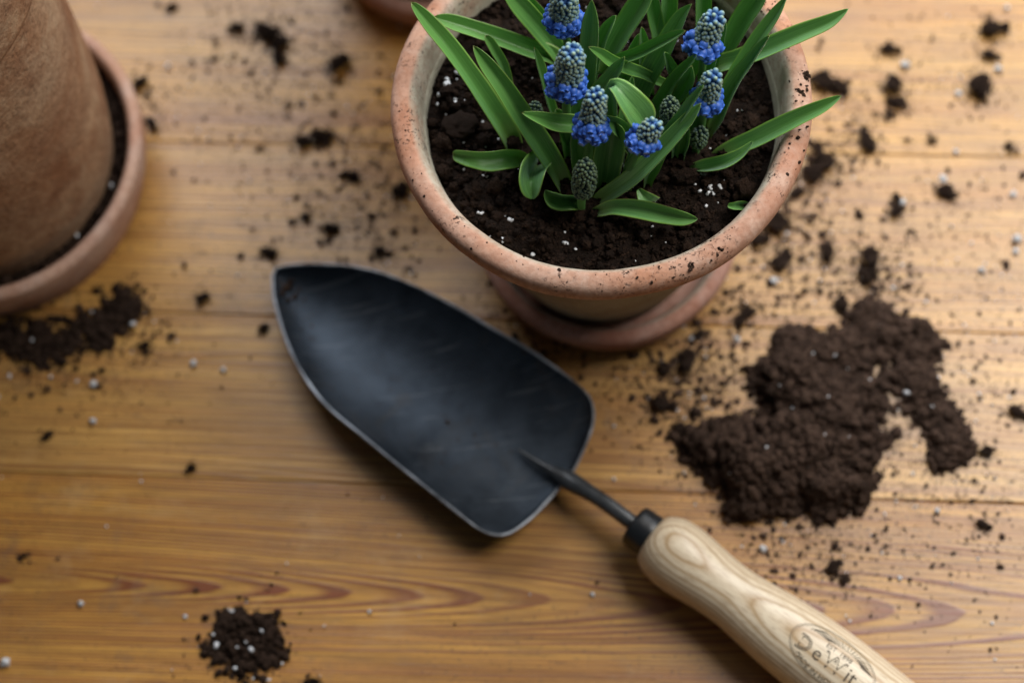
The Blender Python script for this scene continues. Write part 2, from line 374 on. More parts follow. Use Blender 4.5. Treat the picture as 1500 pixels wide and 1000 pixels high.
# (pith offset across, depth of pith, slant, ring width, contrast, tint)
TINTS = [(0.64, 0.348, 0.080), (0.65, 0.360, 0.090), (0.62, 0.322, 0.058), (0.62, 0.320, 0.052)]
spec = [(0.10, 0.05, 0.05, 0.0022, 0.6), (-0.09, 0.06, 0.04, 0.0022, 0.6), (0.07, 0.05, 0.06, 0.0026, 0.5), (-0.08, 0.045, 0.05, 0.0022, 0.6),
        (0.065, 0.040, 0.03, 0.0021, 0.75), (-0.06, 0.035, 0.045, 0.0023, 0.85), (0.001, 0.032, 0.100, 0.0029, 1.9), (-0.08, 0.05, 0.05, 0.004, 0.5), (0.02, 0.05, 0.1, 0.004, 0.7), (0.1, 0.05, 0.05, 0.004, 0.5)]
for i in range(len(edges) - 1):
    y1, y2 = edges[i], edges[i + 1]
    w = y1 - y2; L = 1.9; T = 0.026
    vs, fs, n_ = [], [], 240
    def jig(x, sd): return 0.00006 + max(0.0, 0.00034 * fbm_(x * 14 + sd * 7.7) + 0.00022 * fbm_(x * 90 + sd * 3.1))
    def fbm_(x): return mnoise.noise(Vector((x, i * 4.2, 1.5)))
    for k in range(n_ + 1):
        x = -L / 2 + L * k / n_
        a, b = jig(x, 1), jig(x, 2); ca, cb = 0.0002 + a, 0.0002 + b
        for (y, z) in ((-w / 2 + 0.00015, -T / 2), (-w / 2 + a * 0.6, T / 2 - 0.0012 - a), (-w / 2 + a * 0.7 + ca * 0.5, T / 2 - 0.0003), (-w / 2 + a + ca + 0.0003, T / 2),
                       (w / 2 - b - cb - 0.0003, T / 2), (w / 2 - b * 0.7 - cb * 0.5, T / 2 - 0.0003), (w / 2 - b * 0.6, T / 2 - 0.0012 - b), (w / 2 - 0.00015, -T / 2)):
            vs.append((x, y, z))
    for k in range(n_):
        for t in range(8):
            fs.append((k * 8 + t, k * 8 + (t + 1) % 8, (k + 1) * 8 + (t + 1) % 8, (k + 1) * 8 + t))
    fs.append(tuple(range(8))[::-1]); fs.append(tuple(range(n_ * 8, n_ * 8 + 8)))
    me = mesh('plank', vs, [f[::-1] for f in fs], None, sm=False)
    y0, z0, sl, rg, ct = spec[i % len(spec)]
    me.materials.append(pine(i, y0, z0, sl, rg, ct, TINTS[i % 4], 2.0 if ct > 1 else 1.0))
    o = link('plank', me, table, (0.02 * ((i * 7) % 5 - 2), (y1 + y2) / 2, -T / 2 - (0.0001 if i % 2 else 0.0)))

# ------------------------------------------------------------------ pots
PX, PY = 0.0472, 0.3179
POT = Vector((PX, PY, 0))
SOIL_Z = 0.1285
def make_pot(loc, label, mats, k=1.0, group='terracotta flower pots', base_r=0.0400, seed=0.0):
    root = empty('flower_pot', loc, label, 'flower pot', group)
    z0 = 0.0085
    body = rounded([(0.0135, z0 + 0.006), (0.0345, z0 + 0.007), (0.0375, z0 + 0.012), (0.0530, 0.07), (0.0655, 0.116), (0.0682, 0.131)], 0.004)
    outer = rounded([(0.0710, 0.1335), (0.0700, 0.128), (0.0590, 0.080), (base_r, z0 + 0.003), (base_r - 0.002, z0), (0.0137, z0)], 0.004)
    vs, fs = lathe(body + outer, 96, 0.006, seed)
    vs = [(x * k, y * k, z * k) for x, y, z in vs]
    link('pot_body', mesh('pot_body', vs, fs, mats[0]), root)
    rim = rounded([(0.0683, 0.1305), (0.0698, 0.1385), (0.0712, 0.1420), (0.0735, 0.1437), (0.0770, 0.1434), (0.0794, 0.1418), (0.0803, 0.1388), (0.0799, 0.1352), (0.0782, 0.1330), (0.0740, 0.1322), (0.0712, 0.1322)], 0.0008)
    vs, fs = lathe(rim, 256, 0.011, seed + 3, 0.0016)
    vs = [(x * k, y * k, z * k) for x, y, z in vs]
    link('rim', mesh('rim', vs, fs, mats[1]), root)
    return root
def make_saucer(loc, label, mat, ro, h, seed, ri=None):
    root = empty('plant_saucer', loc, label, 'saucer', 'terracotta saucers under the pots')
    ri = ri or ro - 0.0065
    prof = rounded([(0.0005, 0.0068), (ri - 0.008, 0.0070), (ri - 0.003, 0.0095), (ri, h - 0.003), (ri + 0.0015, h - 0.0006), (ro - 0.0022, h), (ro, h - 0.0022), (ro - 0.0012, h * 0.55), (ro - 0.0055, 0.004), (ro - 0.008, 0.0006), (ro - 0.02, 0.0012), (0.0005, 0.0012)], 0.0016)
    vs, fs = lathe(prof, 128, 0.008, seed, 0.0008)
    link('saucer_bowl', mesh('saucer_bowl', vs, fs, mat), root)
    return root
make_saucer(POT + Vector((0.0025, 0.003, 0)), 'reddish terracotta saucer under the pot of grape hyacinths', M_SAUC, 0.0582, 0.027, 1.0, 0.0505)
main_pot = make_pot(POT, 'round terracotta pot with speckled rim holding blue grape hyacinths', (M_BODY, M_TERRA))
# left pot, taller and browner
LP = Vector((-0.2290, 0.4010, 0))
make_saucer(LP, 'wide dusty pink terracotta saucer under the tall brown pot', M_SAUC2, 0.0760, 0.033, 5.0, 0.0695)
root = empty('flower_pot', LP, 'tall weathered brown terracotta pot at the left edge', 'flower pot', 'terracotta flower pots')
prof = [(0.012, 0.014), (0.045, 0.015), (0.0505, 0.022), (0.060, 0.08), (0.0635, 0.172), (0.0690, 0.1735), (0.0698, 0.170), (0.0690, 0.13), (0.0678, 0.09), (0.0655, 0.055), (0.0605, 0.024), (0.0575, 0.0095), (0.055, 0.0078), (0.012, 0.0078)]
vs, fs = lathe(rounded(prof, 0.003), 128, 0.010, 11.0, 0.0)
link('pot_body', mesh('pot_body', vs, fs, M_BROWN), root)
prof = [(0.0637, 0.168), (0.065, 0.196), (0.0680, 0.2005), (0.0735, 0.2000), (0.0755, 0.196), (0.0748, 0.176), (0.0732, 0.1725), (0.0702, 0.1702)]
vs, fs = lathe(rounded(prof, 0.002), 128, 0.008, 15.0, 0.001)
link('rim', mesh('rim', vs, fs, M_BROWN), root)
# saucer behind, mostly out of frame, and an unseen pot sized for its shadow
BP = at(650, -127, 0.02); BP.z = 0
make_saucer(BP, 'shaded terracotta saucer behind the hyacinth pot, cut by the top edge', M_SAUC, 0.0605, 0.026, 8.0, 0.053)

make_pot(BP, 'terracotta pot standing in the shaded saucer behind the hyacinths, unseen past the top edge, sized for its shadow', (M_BODY, M_TERRA), 1.0, seed=21.0)

# ------------------------------------------------------------------ soil
def fbm(p, o=4):
    a, s = 0.0, 1.0
    for _ in range(o):
        a += mnoise.noise(p) * s; p = p * 2.03; s *= 0.55
    return a
def clod_mesh(name, mat, sub, seed, rough=0.38, freq=1.5):
    bm = bmesh.new(); bmesh.ops.create_icosphere(bm, subdivisions=sub, radius=1)
    for v in bm.verts:
        p = v.co.normalized(); q = p * freq + Vector((seed * 5.1, seed * 2.3, 0))
        cell = mnoise.voronoi(p * 2.6 + Vector((seed, 0, 0)))[0][0]
        v.co = p * (1 + rough * fbm(q, 4) + 0.32 * (0.45 - cell))
        v.co.z *= 0.8
    me = bpy.data.meshes.new(name); bm.to_mesh(me); bm.free(); me.materials.append(mat)
    return smooth(me)
def np_mesh(me):
    v = np.empty(len(me.vertices) * 3); me.vertices.foreach_get('co', v)
    f = np.empty(len(me.polygons) * 3, dtype=np.int64); me.polygons.foreach_get('vertices', f)
    return v.reshape(-1, 3), f.reshape(-1, 3)
CR = [np_mesh(clod_mesh('grain_source', M_SOIL, 1, 10 + i, 0.5)) for i in range(5)]
CR3 = [np_mesh(clod_mesh('lump_source', M_SOIL, 3, 130 + i, 0.62, 2.7)) for i in range(6)]
CR2 = [np_mesh(clod_mesh('crumb_source', M_SOIL, 2, 30 + i, 0.45)) for i in range(5)]
def scatter(items, name, mat, parent=None, src=CR, loc=(0, 0, 0), flat=1.0, raw=False):
    """many crumbs joined in one mesh; items: (x, y, z, size)"""
    V, F, n, TN = [], [], 0, []
    for (x, y, z, s) in items:
        sr = CR3 if (s > 0.0011 and src is CR2 and not raw) or (raw and s > 0.13) else src
        v, f = sr[R.randrange(len(sr))]
        rot = np.array(Matrix.Rotation(R.uniform(0, 6.28), 3, Vector((R.gauss(0, 1), R.gauss(0, 1), R.gauss(0, 1) + .01)).normalized()))
        sc = np.array([R.uniform(0.7, 1.4), R.uniform(0.7, 1.3), R.uniform(0.6, 1.1)]) * s
        w = (v * sc) @ rot.T
        w[:, 2] *= flat
        V.append(w + np.array([x - loc[0], y - loc[1], z - loc[2]])); F.append(f + n); n += len(v); TN.append(np.full(len(v), (R.uniform(1.3, 2.4) if R.random() < 0.10 else R.random() ** 1.4), dtype=np.float32))
    V = np.concatenate(V); F = np.concatenate(F)
    me = bpy.data.meshes.new(name)
    me.vertices.add(len(V)); me.vertices.foreach_set('co', V.ravel())
    me.loops.add(len(F) * 3); me.loops.foreach_set('vertex_index', F.ravel().astype(np.int32))
    me.polygons.add(len(F)); me.polygons.foreach_set('loop_start', np.arange(0, len(F) * 3, 3, dtype=np.int32))
    me.attributes.new('tone', 'FLOAT', 'POINT').data.foreach_set('value', np.concatenate(TN))
    me.materials.append(mat); me.update(calc_edges=True)
    if raw: return me
    o = link(name, me, parent, loc if parent is None else None); tag(o, kind='stuff'); return o

# soil in the main pot
def pot_h(x, y):
    p = Vector((x * 38, y * 38, 1.7))
    r = math.hypot(x, y)
    return SOIL_Z + 0.0028 * fbm(p, 5) + 0.0016 * mnoise.noise(p * 5) - 0.0022 * max(0, (r - 0.055) / 0.012)
soil = empty('potting_soil', POT, 'dark moist potting soil with shade in its colour, filling the pot of grape hyacinths', 'soil')
vs, fs = [], []
NR, NA = 64, 200
for i in range(NR + 1):
    r = 0.0675 * i / NR
    for j in range(NA):
        a = 2 * math.pi * j / NA
        x, y = r * math.cos(a), r * math.sin(a)
        vs.append((x, y, pot_h(x, y)))
for i in range(NR):
    for j in range(NA):
        k = (j + 1) % NA
        fs.append((i * NA + j, (i + 1) * NA + j, (i + 1) * NA + k, i * NA + k))
o = link('soil_surface', mesh('soil_surface', vs, fs, M_MOIST_SHADE), soil)
it = []
for _ in range(4200):
    a, r = R.uniform(0, 6.283), 0.0662 * math.sqrt(R.random())
    x, y = r * math.cos(a), r * math.sin(a); s = 0.0005 * math.exp(R.gauss(0.35, 0.6))
    it.append((x, y, pot_h(x, y) + s * 0.3, min(s, 0.0035)))
scatter(it, 'soil_crumbs', M_MOIST_SHADE, soil, CR2)
it = []
PIT = [(655,118,9),(668,108,8),(643,138,6),(667,147,7),(681,151,4),(692,176,5),(707,178,4),(706,186,4),(678,207,4),(678,243,5),(711,255,8),(690,294,4),(705,315,6),(746,325,6),(737,352,6),(717,345,4),(826,352,6),(948,350,8),(975,354,3),(1024,262,7),(1037,285,8),(1041,279,6),(1053,274,6),(1046,252,4),(1040,218,5),(1064,196,4),(1008,354,3),(768,300,5),(640,150,5),(1080,160,4),(1052,295,3),(1018,273,5)]
for (u, v, s) in PIT:
    p = at(u, v, SOIL_Z); r = mm(s, p) * 0.55
    for q_ in range(1 if s < 6 else 3):
        x, y = p.x - PX + R.gauss(0, r * .7 * (q_ > 0)), p.y - PY + R.gauss(0, r * .7 * (q_ > 0))
        it.append((x, y, pot_h(x, y) + r * 0.6, r * R.uniform(.6, 1)))
for _ in range(90):
    a, r = R.uniform(0, 6.283), 0.064 * math.sqrt(R.random())
    x, y = r * math.cos(a), r * math.sin(a)
    it.append((x, y, pot_h(x, y) + 0.0004, R.uniform(0.0003, 0.0008)))
scatter(it, 'perlite_grains', M_PERL, soil, CR2)
p = at(674, 186, SOIL_Z)
o = link('soil_lump', clod_mesh('soil_lump', M_DRY, 4, 3.3, 0.25), soil, (p.x - PX, p.y - PY, SOIL_Z + 0.001)); o.scale = (0.0068, 0.0058, 0.004)

it = []
for _ in range(240):
    a = R.gauss(-1.2, 0.9) if R.random() < .6 else R.gauss(0.35, 0.35)
    r = R.uniform(0.0715, 0.0795); s = 0.00022 * math.exp(R.gauss(0.25, 0.55))
    zt = np.interp(r, [0.0712, 0.0735, 0.077, 0.0794], [0.1420, 0.1437, 0.1434, 0.1418])
    it.append((r * math.cos(a), r * math.sin(a), zt + s * 0.2, min(s, 0.0009)))
for (u, v) in [(1180,106),(1183,110),(1176,103),(1170,132),(1174,138),(1060,356),(1066,352),(1056,362),(1014,386)]:
    p = at(u, v, 0.1435)
    for _ in range(5):
        it.append((p.x - PX + R.gauss(0, .0007), p.y - PY + R.gauss(0, .0007), 0.1428, R.uniform(.0004, .0011)))
scatter(it, 'clinging_soil', M_SOIL, main_pot, CR2, flat=0.8)
# soil in the left saucer
ls = empty('saucer_soil', (LP.x, LP.y, 0.0), 'ring of dark soil between the tall brown pot and its saucer', 'soil')
it = []
for _ in range(5200):
    a, r = R.uniform(-2.3, 1.6), R.uniform(0.056, 0.0700)
    s = 0.0007 * math.exp(R.gauss(0.3, 0.5)); it.append((r * math.cos(a), r * math.sin(a), 0.0165 + R.uniform(0, 0.006), s))
scatter(it, 'soil_crumbs', M_SOIL, ls, CR)
it = []
for (u, v, s) in [(166,228,7),(168,280,7),(118,352,5),(150,320,4),(38,420,4),(20,428,4)]:
    p = at(u, v, 0.018); it.append((p.x - LP.x, p.y - LP.y, 0.0235, mm(s, p) * .5))
scatter(it, 'perlite_grains', M_PERL, ls, CR2)

# ---- soil heaps on the table
def heap(name, label, cat, blobs, mat, crumbs, csize, perl=(), res=2.2, group=None, rough=1.0, spread=0.34):
    """blobs: (u, v, radius px, height mm); a lumpy height field of real clods and crumbs"""
    B = []
    for (u, v, r, h) in blobs:
        p = at(u, v, 0.0); thin = 0.5 if (u > 1255 and h < 11 or (v < 530 and u > 1150)) else 1.0   # the arm and the top are a thin loose layer
        B.append((p.x, p.y, mm(r * (0.93 if thin == 1 else 0.84), p), h * 0.001 * thin))
    cx = sum(b[0] for b in B) / len(B); cy = sum(b[1] for b in B) / len(B)
    root = empty(name, (cx, cy, 0), label, cat, group)
    def H(x, y):
        t = 0.0
        wx = x + 0.004 * mnoise.noise(Vector((x * 110, y * 110, 3))) ; wy = y + 0.004 * mnoise.noise(Vector((x * 110, y * 110, 8)))
        for (bx, by, r, h) in B:
            d2 = ((wx - bx) ** 2 + (wy - by) ** 2) / (r * r)
            if d2 < 1: t = max(t, h * 0.85 * (1 - d2) ** 0.85) + 0.12 * min(t, h * (1 - d2))
        if t <= 0: return 0.0
        q = Vector((x * 70, y * 70, 5.5))
        c = mnoise.voronoi(Vector((x * 190, y * 190, 2.0)))[0][0]
        e = min(1.0, t / 0.003)
        c2 = mnoise.voronoi(Vector((x * 420, y * 420, 7.0)))[0][0]
        return 0.92 * t + e * rough * (0.0050 * mnoise.noise(Vector((x * 42, y * 42, 5.5))) + 0.0022 * fbm(q, 5) - 0.0008)
    x0 = min(b[0] - b[2] for b in B) - .004; x1 = max(b[0] + b[2] for b in B) + .004
    y0 = min(b[1] - b[2] for b in B) - .004; y1 = max(b[1] + b[2] for b in B) + .004
    st = 0.0009 if x1 - x0 > 0.06 else 0.0006
    nx, ny = int((x1 - x0) / st) + 2, int((y1 - y0) / st) + 2
    hs = [[H(x0 + i * st, y0 + j * st) for i in range(nx)] for j in range(ny)]
    idx, vs, fs = {}, [], []
    def vid(i, j):
        if (i, j) not in idx:
            idx[(i, j)] = len(vs); vs.append((x0 + i * st - cx, y0 + j * st - cy, max(hs[j][i], 0.0) - 0.0004 * (hs[j][i] <= 0)))
        return idx[(i, j)]
    for j in range(ny - 1):
        for i in range(nx - 1):
            if max(hs[j][i], hs[j][i + 1], hs[j + 1][i], hs[j + 1][i + 1]) > 0.0004:
                fs.append((vid(i, j), vid(i + 1, j), vid(i + 1, j + 1), vid(i, j + 1)))
    o = link('mound', mesh('mound', vs, fs, mat), root); tag(o, kind='stuff')
    it, tries = [], 0
    while len(it) < crumbs and tries < crumbs * 30:
        tries += 1
        b = B[R.randrange(len(B))]; a, r = R.uniform(0, 6.283), b[2] * (R.random() ** 0.5) * (0.98 + spread * abs(R.gauss(0, 1)) * (R.random() < .5))
        x, y = b[0] + r * math.cos(a), b[1] + r * math.sin(a); h = max(H(x, y), 0)
        s = min(csize * math.exp(R.gauss(-0.45, 0.9)), csize * 3.4)
        it.append((x - cx, y - cy, h + s * R.uniform(0.1, 0.6), s))
    for _ in range(int(crumbs / 190)):
        b = B[R.randrange(len(B))]; a, r = R.uniform(0, 6.283), b[2] * R.random() ** 0.5 * 1.05
        x, y = b[0] + r * math.cos(a), b[1] + r * math.sin(a)
        it.append((x - cx, y - cy, max(H(x, y), 0) + 0.0006, csize * R.uniform(2.6, 4.6)))
    scatter(it, 'soil_crumbs', mat, root, CR2)
    if perl:
        it = []
        for (u, v, s) in perl:
            p = at(u, v, 0.008); h = max(H(p.x, p.y), 0); it.append((p.x - cx, p.y - cy, h + 0.0028, mm(s, p) * 0.55))
        scatter(it, 'perlite_grains', M_PERL, root, CR2)
    return root
heap('soil_heap', 'large heap of dark brown soil to the right of the trowel handle', 'soil heap',
     [(1060,660,52,12),(1110,680,64,17),(1170,660,70,20),(1225,640,72,20),(1190,590,62,17),(1150,560,52,13),(1170,520,38,10),(1225,525,48,12),(1255,580,48,13),(1200,700,58,15),(1140,715,46,12),(1235,710,40,11),(1095,730,34,8),(1265,500,38,9),(1300,495,42,9),(1345,505,36,7),(1275,470,30,6),(1330,545,28,6),(1350,575,30,6),(1370,610,28,6),(1390,635,28,6),(1400,655,24,5),(1020,650,22,7),(1155,505,22,5),(1205,735,24,6),(1380,670,16,4)],
     M_DRY, 17000, 0.00080,
     [(1190,517,4),(1222,522,5),(1242,535,4),(1290,475,4),(1330,570,8),(1368,592,7),(1090,625,5),(1070,695,6),(1228,665,6),(1205,645,4),(1240,650,4),(1140,570,3),(1160,600,3),(1275,555,3),(1255,610,3),(1280,485,4),(1120,665,3),(1180,690,3),(1210,590,3)])
heap('soil_heap', 'small round heap of soil dotted with white perlite at the bottom left', 'soil heap',
     [(340,945,46,7),(375,945,46,7),(355,930,42,8),(365,968,36,6),(318,950,24,4),(400,960,22,4),(330,920,20,3),(390,920,18,3)],
     M_SOIL, 1600, 0.0005, [(313,941,7),(365,948,7),(541-200,975,6),(381,921,6),(345,945,4),(358,938,3),(390,992,6),(410,968,4),(367,990,4),(309,925,4)])
heap('soil_spill', 'black soil spilled on the table against the wide left saucer', 'soil spill',
     [(166,452,20,1.2),(182,432,12,0.8),(150,478,18,0.9),(122,474,15,0.7),(172,470,12,0.7),(60,490,22,0.9),(22,494,28,1.2),(92,500,20,0.6),(-18,500,34,1.5),(40,512,24,0.7),(186,462,16,0.6),(120,495,28,0.5),(70,515,30,0.5),(195,445,16,0.5),(150,500,20,0.4)],
     M_SOIL, 3600, 0.00052, [(190,468,7),(42,492,5),(8,545,6),(130,450,3)], spread=1.1, rough=0.25)

# ---- clods: every clod one can pick out stands alone
def crumbly(mat, seed):
    """a clod: a small core with crumbs of every size stuck to it, loosening outwards"""
    it = []
    bl = [(R.gauss(0, .34), R.gauss(0, .34), R.uniform(-.25, .25), R.uniform(.34, .62)) for _ in range(4)] + [(0, 0, 0, .62)]
    for (x, y, z, r) in bl:
        it.append((x, y, z, r * 0.78))
        for _ in range(70):
            d = Vector((R.gauss(0, 1), R.gauss(0, 1), abs(R.gauss(0, 1)) * .9 - .25)).normalized()
            s = 0.05 * math.exp(R.gauss(0.35, 0.55)); rr = r * R.uniform(0.72, 0.95)
            it.append((x + d.x * rr, y + d.y * rr, z + d.z * rr * .85, min(s, .26)))
    for _ in range(60):
        a, r = R.uniform(0, 6.283), R.uniform(.6, 1.35)
        it.append((r * math.cos(a), r * math.sin(a), -0.68, 0.04 * math.exp(R.gauss(0.2, 0.5))))
    return scatter(it, 'clod_shape', mat, None, CR2, raw=True)
CL = [crumbly(M_DRY, i) for i in range(7)]
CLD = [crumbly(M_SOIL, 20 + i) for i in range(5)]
G1 = 'loose clods of soil on the table'
HALO = []
def clod(u, v, a, b, ang, label, dark=False, k=None):
    p = at(u, v, 0.003); r = mm(a, p) / 2; r2 = mm(b, p) / 2; h = min(r, r2) * 0.85
    me = (CLD if dark else CL)[R.randrange(5 if dark else 7)]
    o = link('soil_clod', me, None, (p.x, p.y, h * 0.70)); o.scale = (r * 0.92, r2 * 0.98, h); HALO.append((p.x, p.y, max(r, r2)))
    o.rotation_euler = (R.uniform(-.1, .1), R.uniform(-.1, .1), rad(-ang) + rad(-8.7))
    return tag(o, label, 'soil clod', G1)
CLODS = [
 (1452,42,44,36,0,'big rounded clod highest of the two near the top right corner'),
 (1450,78,30,20,20,'crumbly flat clod just below the big rounded one at top right'),
 (1436,124,46,40,30,'chunky pointed clod, lower of the two big ones at top right'),
 (1302,70,32,22,10,'flat oval clod nearest the tip of the upper right leaf'),
 (1310,122,38,32,40,'lumpy clod touching the stick shaped piece right of the pot'),
 (1318,150,44,20,20,'dark stick shaped piece of soil lying below a lumpy clod'),
 (1302,165,20,14,120,'crumb at the left end of the stick shaped piece of soil'),
 (1205,118,40,34,10,'loose crumbly clod close to the right rim of the pot'),
 (1228,124,34,30,60,'crumbly clod on the outer side of the one beside the pot rim'),
 (1270,203,28,46,-12,'upright oblong clod midway right of the lower right leaf tip'),
 (1365,203,15,13,0,'tiny round clod right of the upright oblong clod'),
 (1480,211,15,18,0,'tiny clod close to the right edge below the chunky pointed one'),
 (1387,278,42,24,15,'flattened clod with a white perlite grain stuck on top'),
 (1312,310,24,26,30,'small clod below a perlite grain, under the flattened clod'),
 (1316,290,20,18,0,'small clod above a white grain between seam and soil heap'),
 (1208,238,44,34,-40,'crumbly clod beside the right rim below the lower right leaf'),
 (1192,258,36,34,0,'middle clod of the soil trail below the lower right leaf'),
 (1200,215,22,26,0,'small clod at the top of the soil trail beside the pot rim'),
 (1172,280,34,18,-20,'low clod at the bottom of the trail beside the pot rim'),
 (1138,327,46,36,10,'wide clod close under the lower right of the pot rim'),
 (1110,350,30,30,0,'shaded clod tucked under the lower right of the pot rim'),
 (1143,382,44,26,-25,'long crumbly clod between the pot saucer and the round clod'),
 (1152,370,24,20,0,'small clod resting against the long crumbly one by the saucer'),
 (1214,370,30,26,20,'round clod standing alone above the soil heap'),
 (1276,375,38,40,0,'upper of two fuzzy clods above the large soil heap'),
 (1272,402,34,34,30,'lower of two fuzzy clods above the large soil heap'),
 (1236,446,24,28,0,'clod at the top edge of the large soil heap'),
 (1095,455,32,20,-40,'crooked clod right of the red saucer'),
 (1086,470,18,22,0,'little clod hanging under the crooked one by the saucer'),
 (1008,525,34,46,10,'grey brown upright clod below the red saucer'),
 (1025,488,20,18,0,'clod with white perlite beside it, right under the saucer'),
 (968,590,38,34,20,'lumpy clod on the left of the pair between trowel and heap'),
 (996,625,28,26,0,'rounded clod on the right of the pair between trowel and heap'),
 (975,540,30,22,0,'shaded clod below the saucer near the trowel shoulder'),
 (1490,600,34,24,40,'clod at the right edge level with the large heap'),
 (1447,660,24,20,0,'small clod right of the tail of the large heap'),
 (1222,832,22,30,40,'dark flake above the trowel handle'),
 (1237,848,16,14,0,'dark crumb just under the dark flake above the handle'),
 (1440,765,26,18,30,'flat crumb far right below the large heap'),
 (390,45,42,30,0,'dark clod in the scatter of soil at the top left'),
 (408,62,26,36,0,'ragged clod under the dark one in the top left scatter'),
 (348,38,30,16,-25,'thin clod left of the top left scatter'),
 (408,84,22,22,0,'little round clod below the top left scatter'),
 (497,92,36,36,0,'black clod in the shade left of the hyacinth pot'),
 (465,200,50,28,-10,'broad black clod halfway between the two pots'),
 (516,256,26,20,30,'black clod in the shade below the broad one'),
 (588,275,22,34,0,'black clod in deep shade by the left side of the pot'),
 (394,367,30,18,-10,'flat clod just above the trowel tip'),
 (485,333,26,22,40,'crooked clod above the middle of the trowel blade'),
 (447,315,16,14,0,'small clod left of the crooked one above the blade'),
 (296,434,24,20,0,'round clod alone on the seam left of the trowel tip'),
 (384,479,16,16,0,'tiny clod at the left edge of the trowel blade'),
 (212,503,22,16,-20,'small clod right of the spilled soil by the left saucer'),
 (278,683,14,18,0,'lone black crumb in the empty lower left of the table'),
 (204,120,20,30,20,'pointed dark flake beside the rim of the left saucer'),
 (221,178,16,30,-20,'grey flake below the pointed one beside the left saucer'),
 (556,366,18,18,0,'clod between the pot rim and the trowel blade'),
 (457,997,22,16,0,'clod cut by the bottom edge right of the round heap'),
 (66,637,16,10,-20,'small dark crumb near the left edge below the spill'),
 (250,8,18,14,0,'small clod at the top edge near the left pot'),
 (32,812,12,10,0,'small dark speck of soil at the left edge near the red grain'),
]
for i, (u, v, a, b, ang, lab) in enumerate(CLODS):
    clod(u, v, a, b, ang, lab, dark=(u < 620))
G2 = 'white perlite grains on the table'
PM = [clod_mesh('perlite_shape', M_PERL, 3, 90 + i, 0.55) for i in range(4)]
PERL = [
 (283,532,9,'white grain right of the spilled soil, near the seam'),
 (327,541,8,'dull white grain between the trowel and the brighter grain'),
 (137,562,11,'white grain stuck with a bit of soil below the left spill'),
 (136,616,9,'round white grain alone below the grain with soil'),
 (118,883,9,'white grain near the red grain tips at the lower left'),
 (8,970,13,'largest white grain, in the bottom left corner'),
 (541,895,6,'faint white grain right of the round soil heap'),
 (271,902,6,'dull grain above left of the round soil heap'),
 (340,895,8,'white grain touching the top of the round soil heap'),
 (246,97,8,'pale grain on the light wood right of the left pot'),
 (1378,270,12,'white grain stuck on the flattened clod'),
 (1321,297,10,'white grain between two small clods on the right'),
 (1326,95,11,'white grain above the lumpy clod right of the pot'),
 (1404,137,9,'white grain left of the chunky pointed clod'),
 (1462,101,10,'grey white grain right of the chunky pointed clod'),
 (1400,222,8,'flat white grain on the seam at the right'),
 (1134,411,10,'bright white grain below the long crumbly clod'),
 (1026,494,9,'white grain beside the clod under the saucer'),
 (1013,495,7,'second paler grain beside the clod under the saucer'),
 (1080,497,9,'white grain under the crooked clod'),
 (1490,350,12,'upper cluster of white grains at the right edge'),
 (1488,368,10,'lower cluster of white grains at the right edge'),
 (1438,396,10,'white grain with soil left of the edge cluster'),
 (1484,285,9,'grain at the right edge above the white cluster'),
 (1118,803,10,'lilac white grain beside the bulge of the trowel handle'),
 (1318,846,7,'small white grain near the dark red wood grain'),
 (1373,747,8,'grain between the heap and the right edge'),
 (1475,12,8,'grain at the top right corner'),
 (868,870,7,'chalky speck left of the trowel handle'),
]
for (u, v, s, lab) in PERL:
    p = at(u, v, 0.001); r = mm(s, p) / 2
    o = link('perlite_grain', PM[R.randrange(4)], None, (p.x, p.y, r * 0.7 + (0.005 if 'stuck on the fl' in lab else 0)))
    o.scale = (r, r * R.uniform(.8, 1.1), r); o.rotation_euler = (R.uniform(0, 6), 0, R.uniform(0, 6))
    tag(o, lab, 'perlite grain', G2)
# ---- fine crumbs, nobody could count them
FINE = [(400,60,70,170,1.0),(420,120,110,200,.8),(520,180,90,180,1.0),(540,290,80,160,1.0),(480,280,90,160,.8),(330,240,110,110,.6),(330,400,90,80,.6),(300,100,120,90,.6),(560,360,60,70,.9),
        (1200,230,40,160,1.0),(1160,320,50,150,1.1),(1220,400,70,240,.9),(1280,420,50,160,1.0),(1100,440,50,150,1.0),(1020,530,50,170,1.1),(970,600,50,130,1.1),(1040,590,50,110,.9),(1330,350,110,200,.7),(1420,300,90,150,.6),(1400,150,90,120,.7),(1330,60,90,90,.7),(1430,420,80,150,.6),(1420,560,70,140,.8),(1400,700,80,180,.7),(1250,780,90,190,.8),(1180,800,60,120,.9),(1120,790,40,70,.8),(1340,760,90,110,.6),(1450,800,60,70,.7),(1000,690,40,40,.6),(1310,640,40,100,.9),
        (880,520,60,90,1.1),(790,500,40,70,1.0),(740,450,40,60,1.0),(130,520,80,140,.8),(60,530,60,120,.9),(200,480,40,60,.8),(355,900,60,70,.5),(430,970,50,40,.5),(300,960,40,40,.5),(250,560,160,60,.5),(200,760,200,45,.4),(600,860,250,45,.4),(640,700,100,20,.4),(1440,900,120,60,.5),(1250,870,60,60,.7),(330,190,80,60,.6),(215,150,20,20,.9),(1245,150,40,60,.9),(1030,760,40,30,.6)]
it, itp = [], []
for (u, v, sg, n, k) in FINE:
    for _ in range(int(n * 2.2)):
        p = at(R.gauss(u, sg * .8), R.gauss(v, sg * .65), 0)
        s = min(0.00034 * k * math.exp(R.gauss(0.15, 0.65)), 0.0022)
        it.append((p.x, p.y, s * 0.35, s))
        if R.random() < 0.03: itp.append((p.x + R.gauss(0, .004), p.y + R.gauss(0, .004), 0.0004, R.uniform(.0003, .0008)))
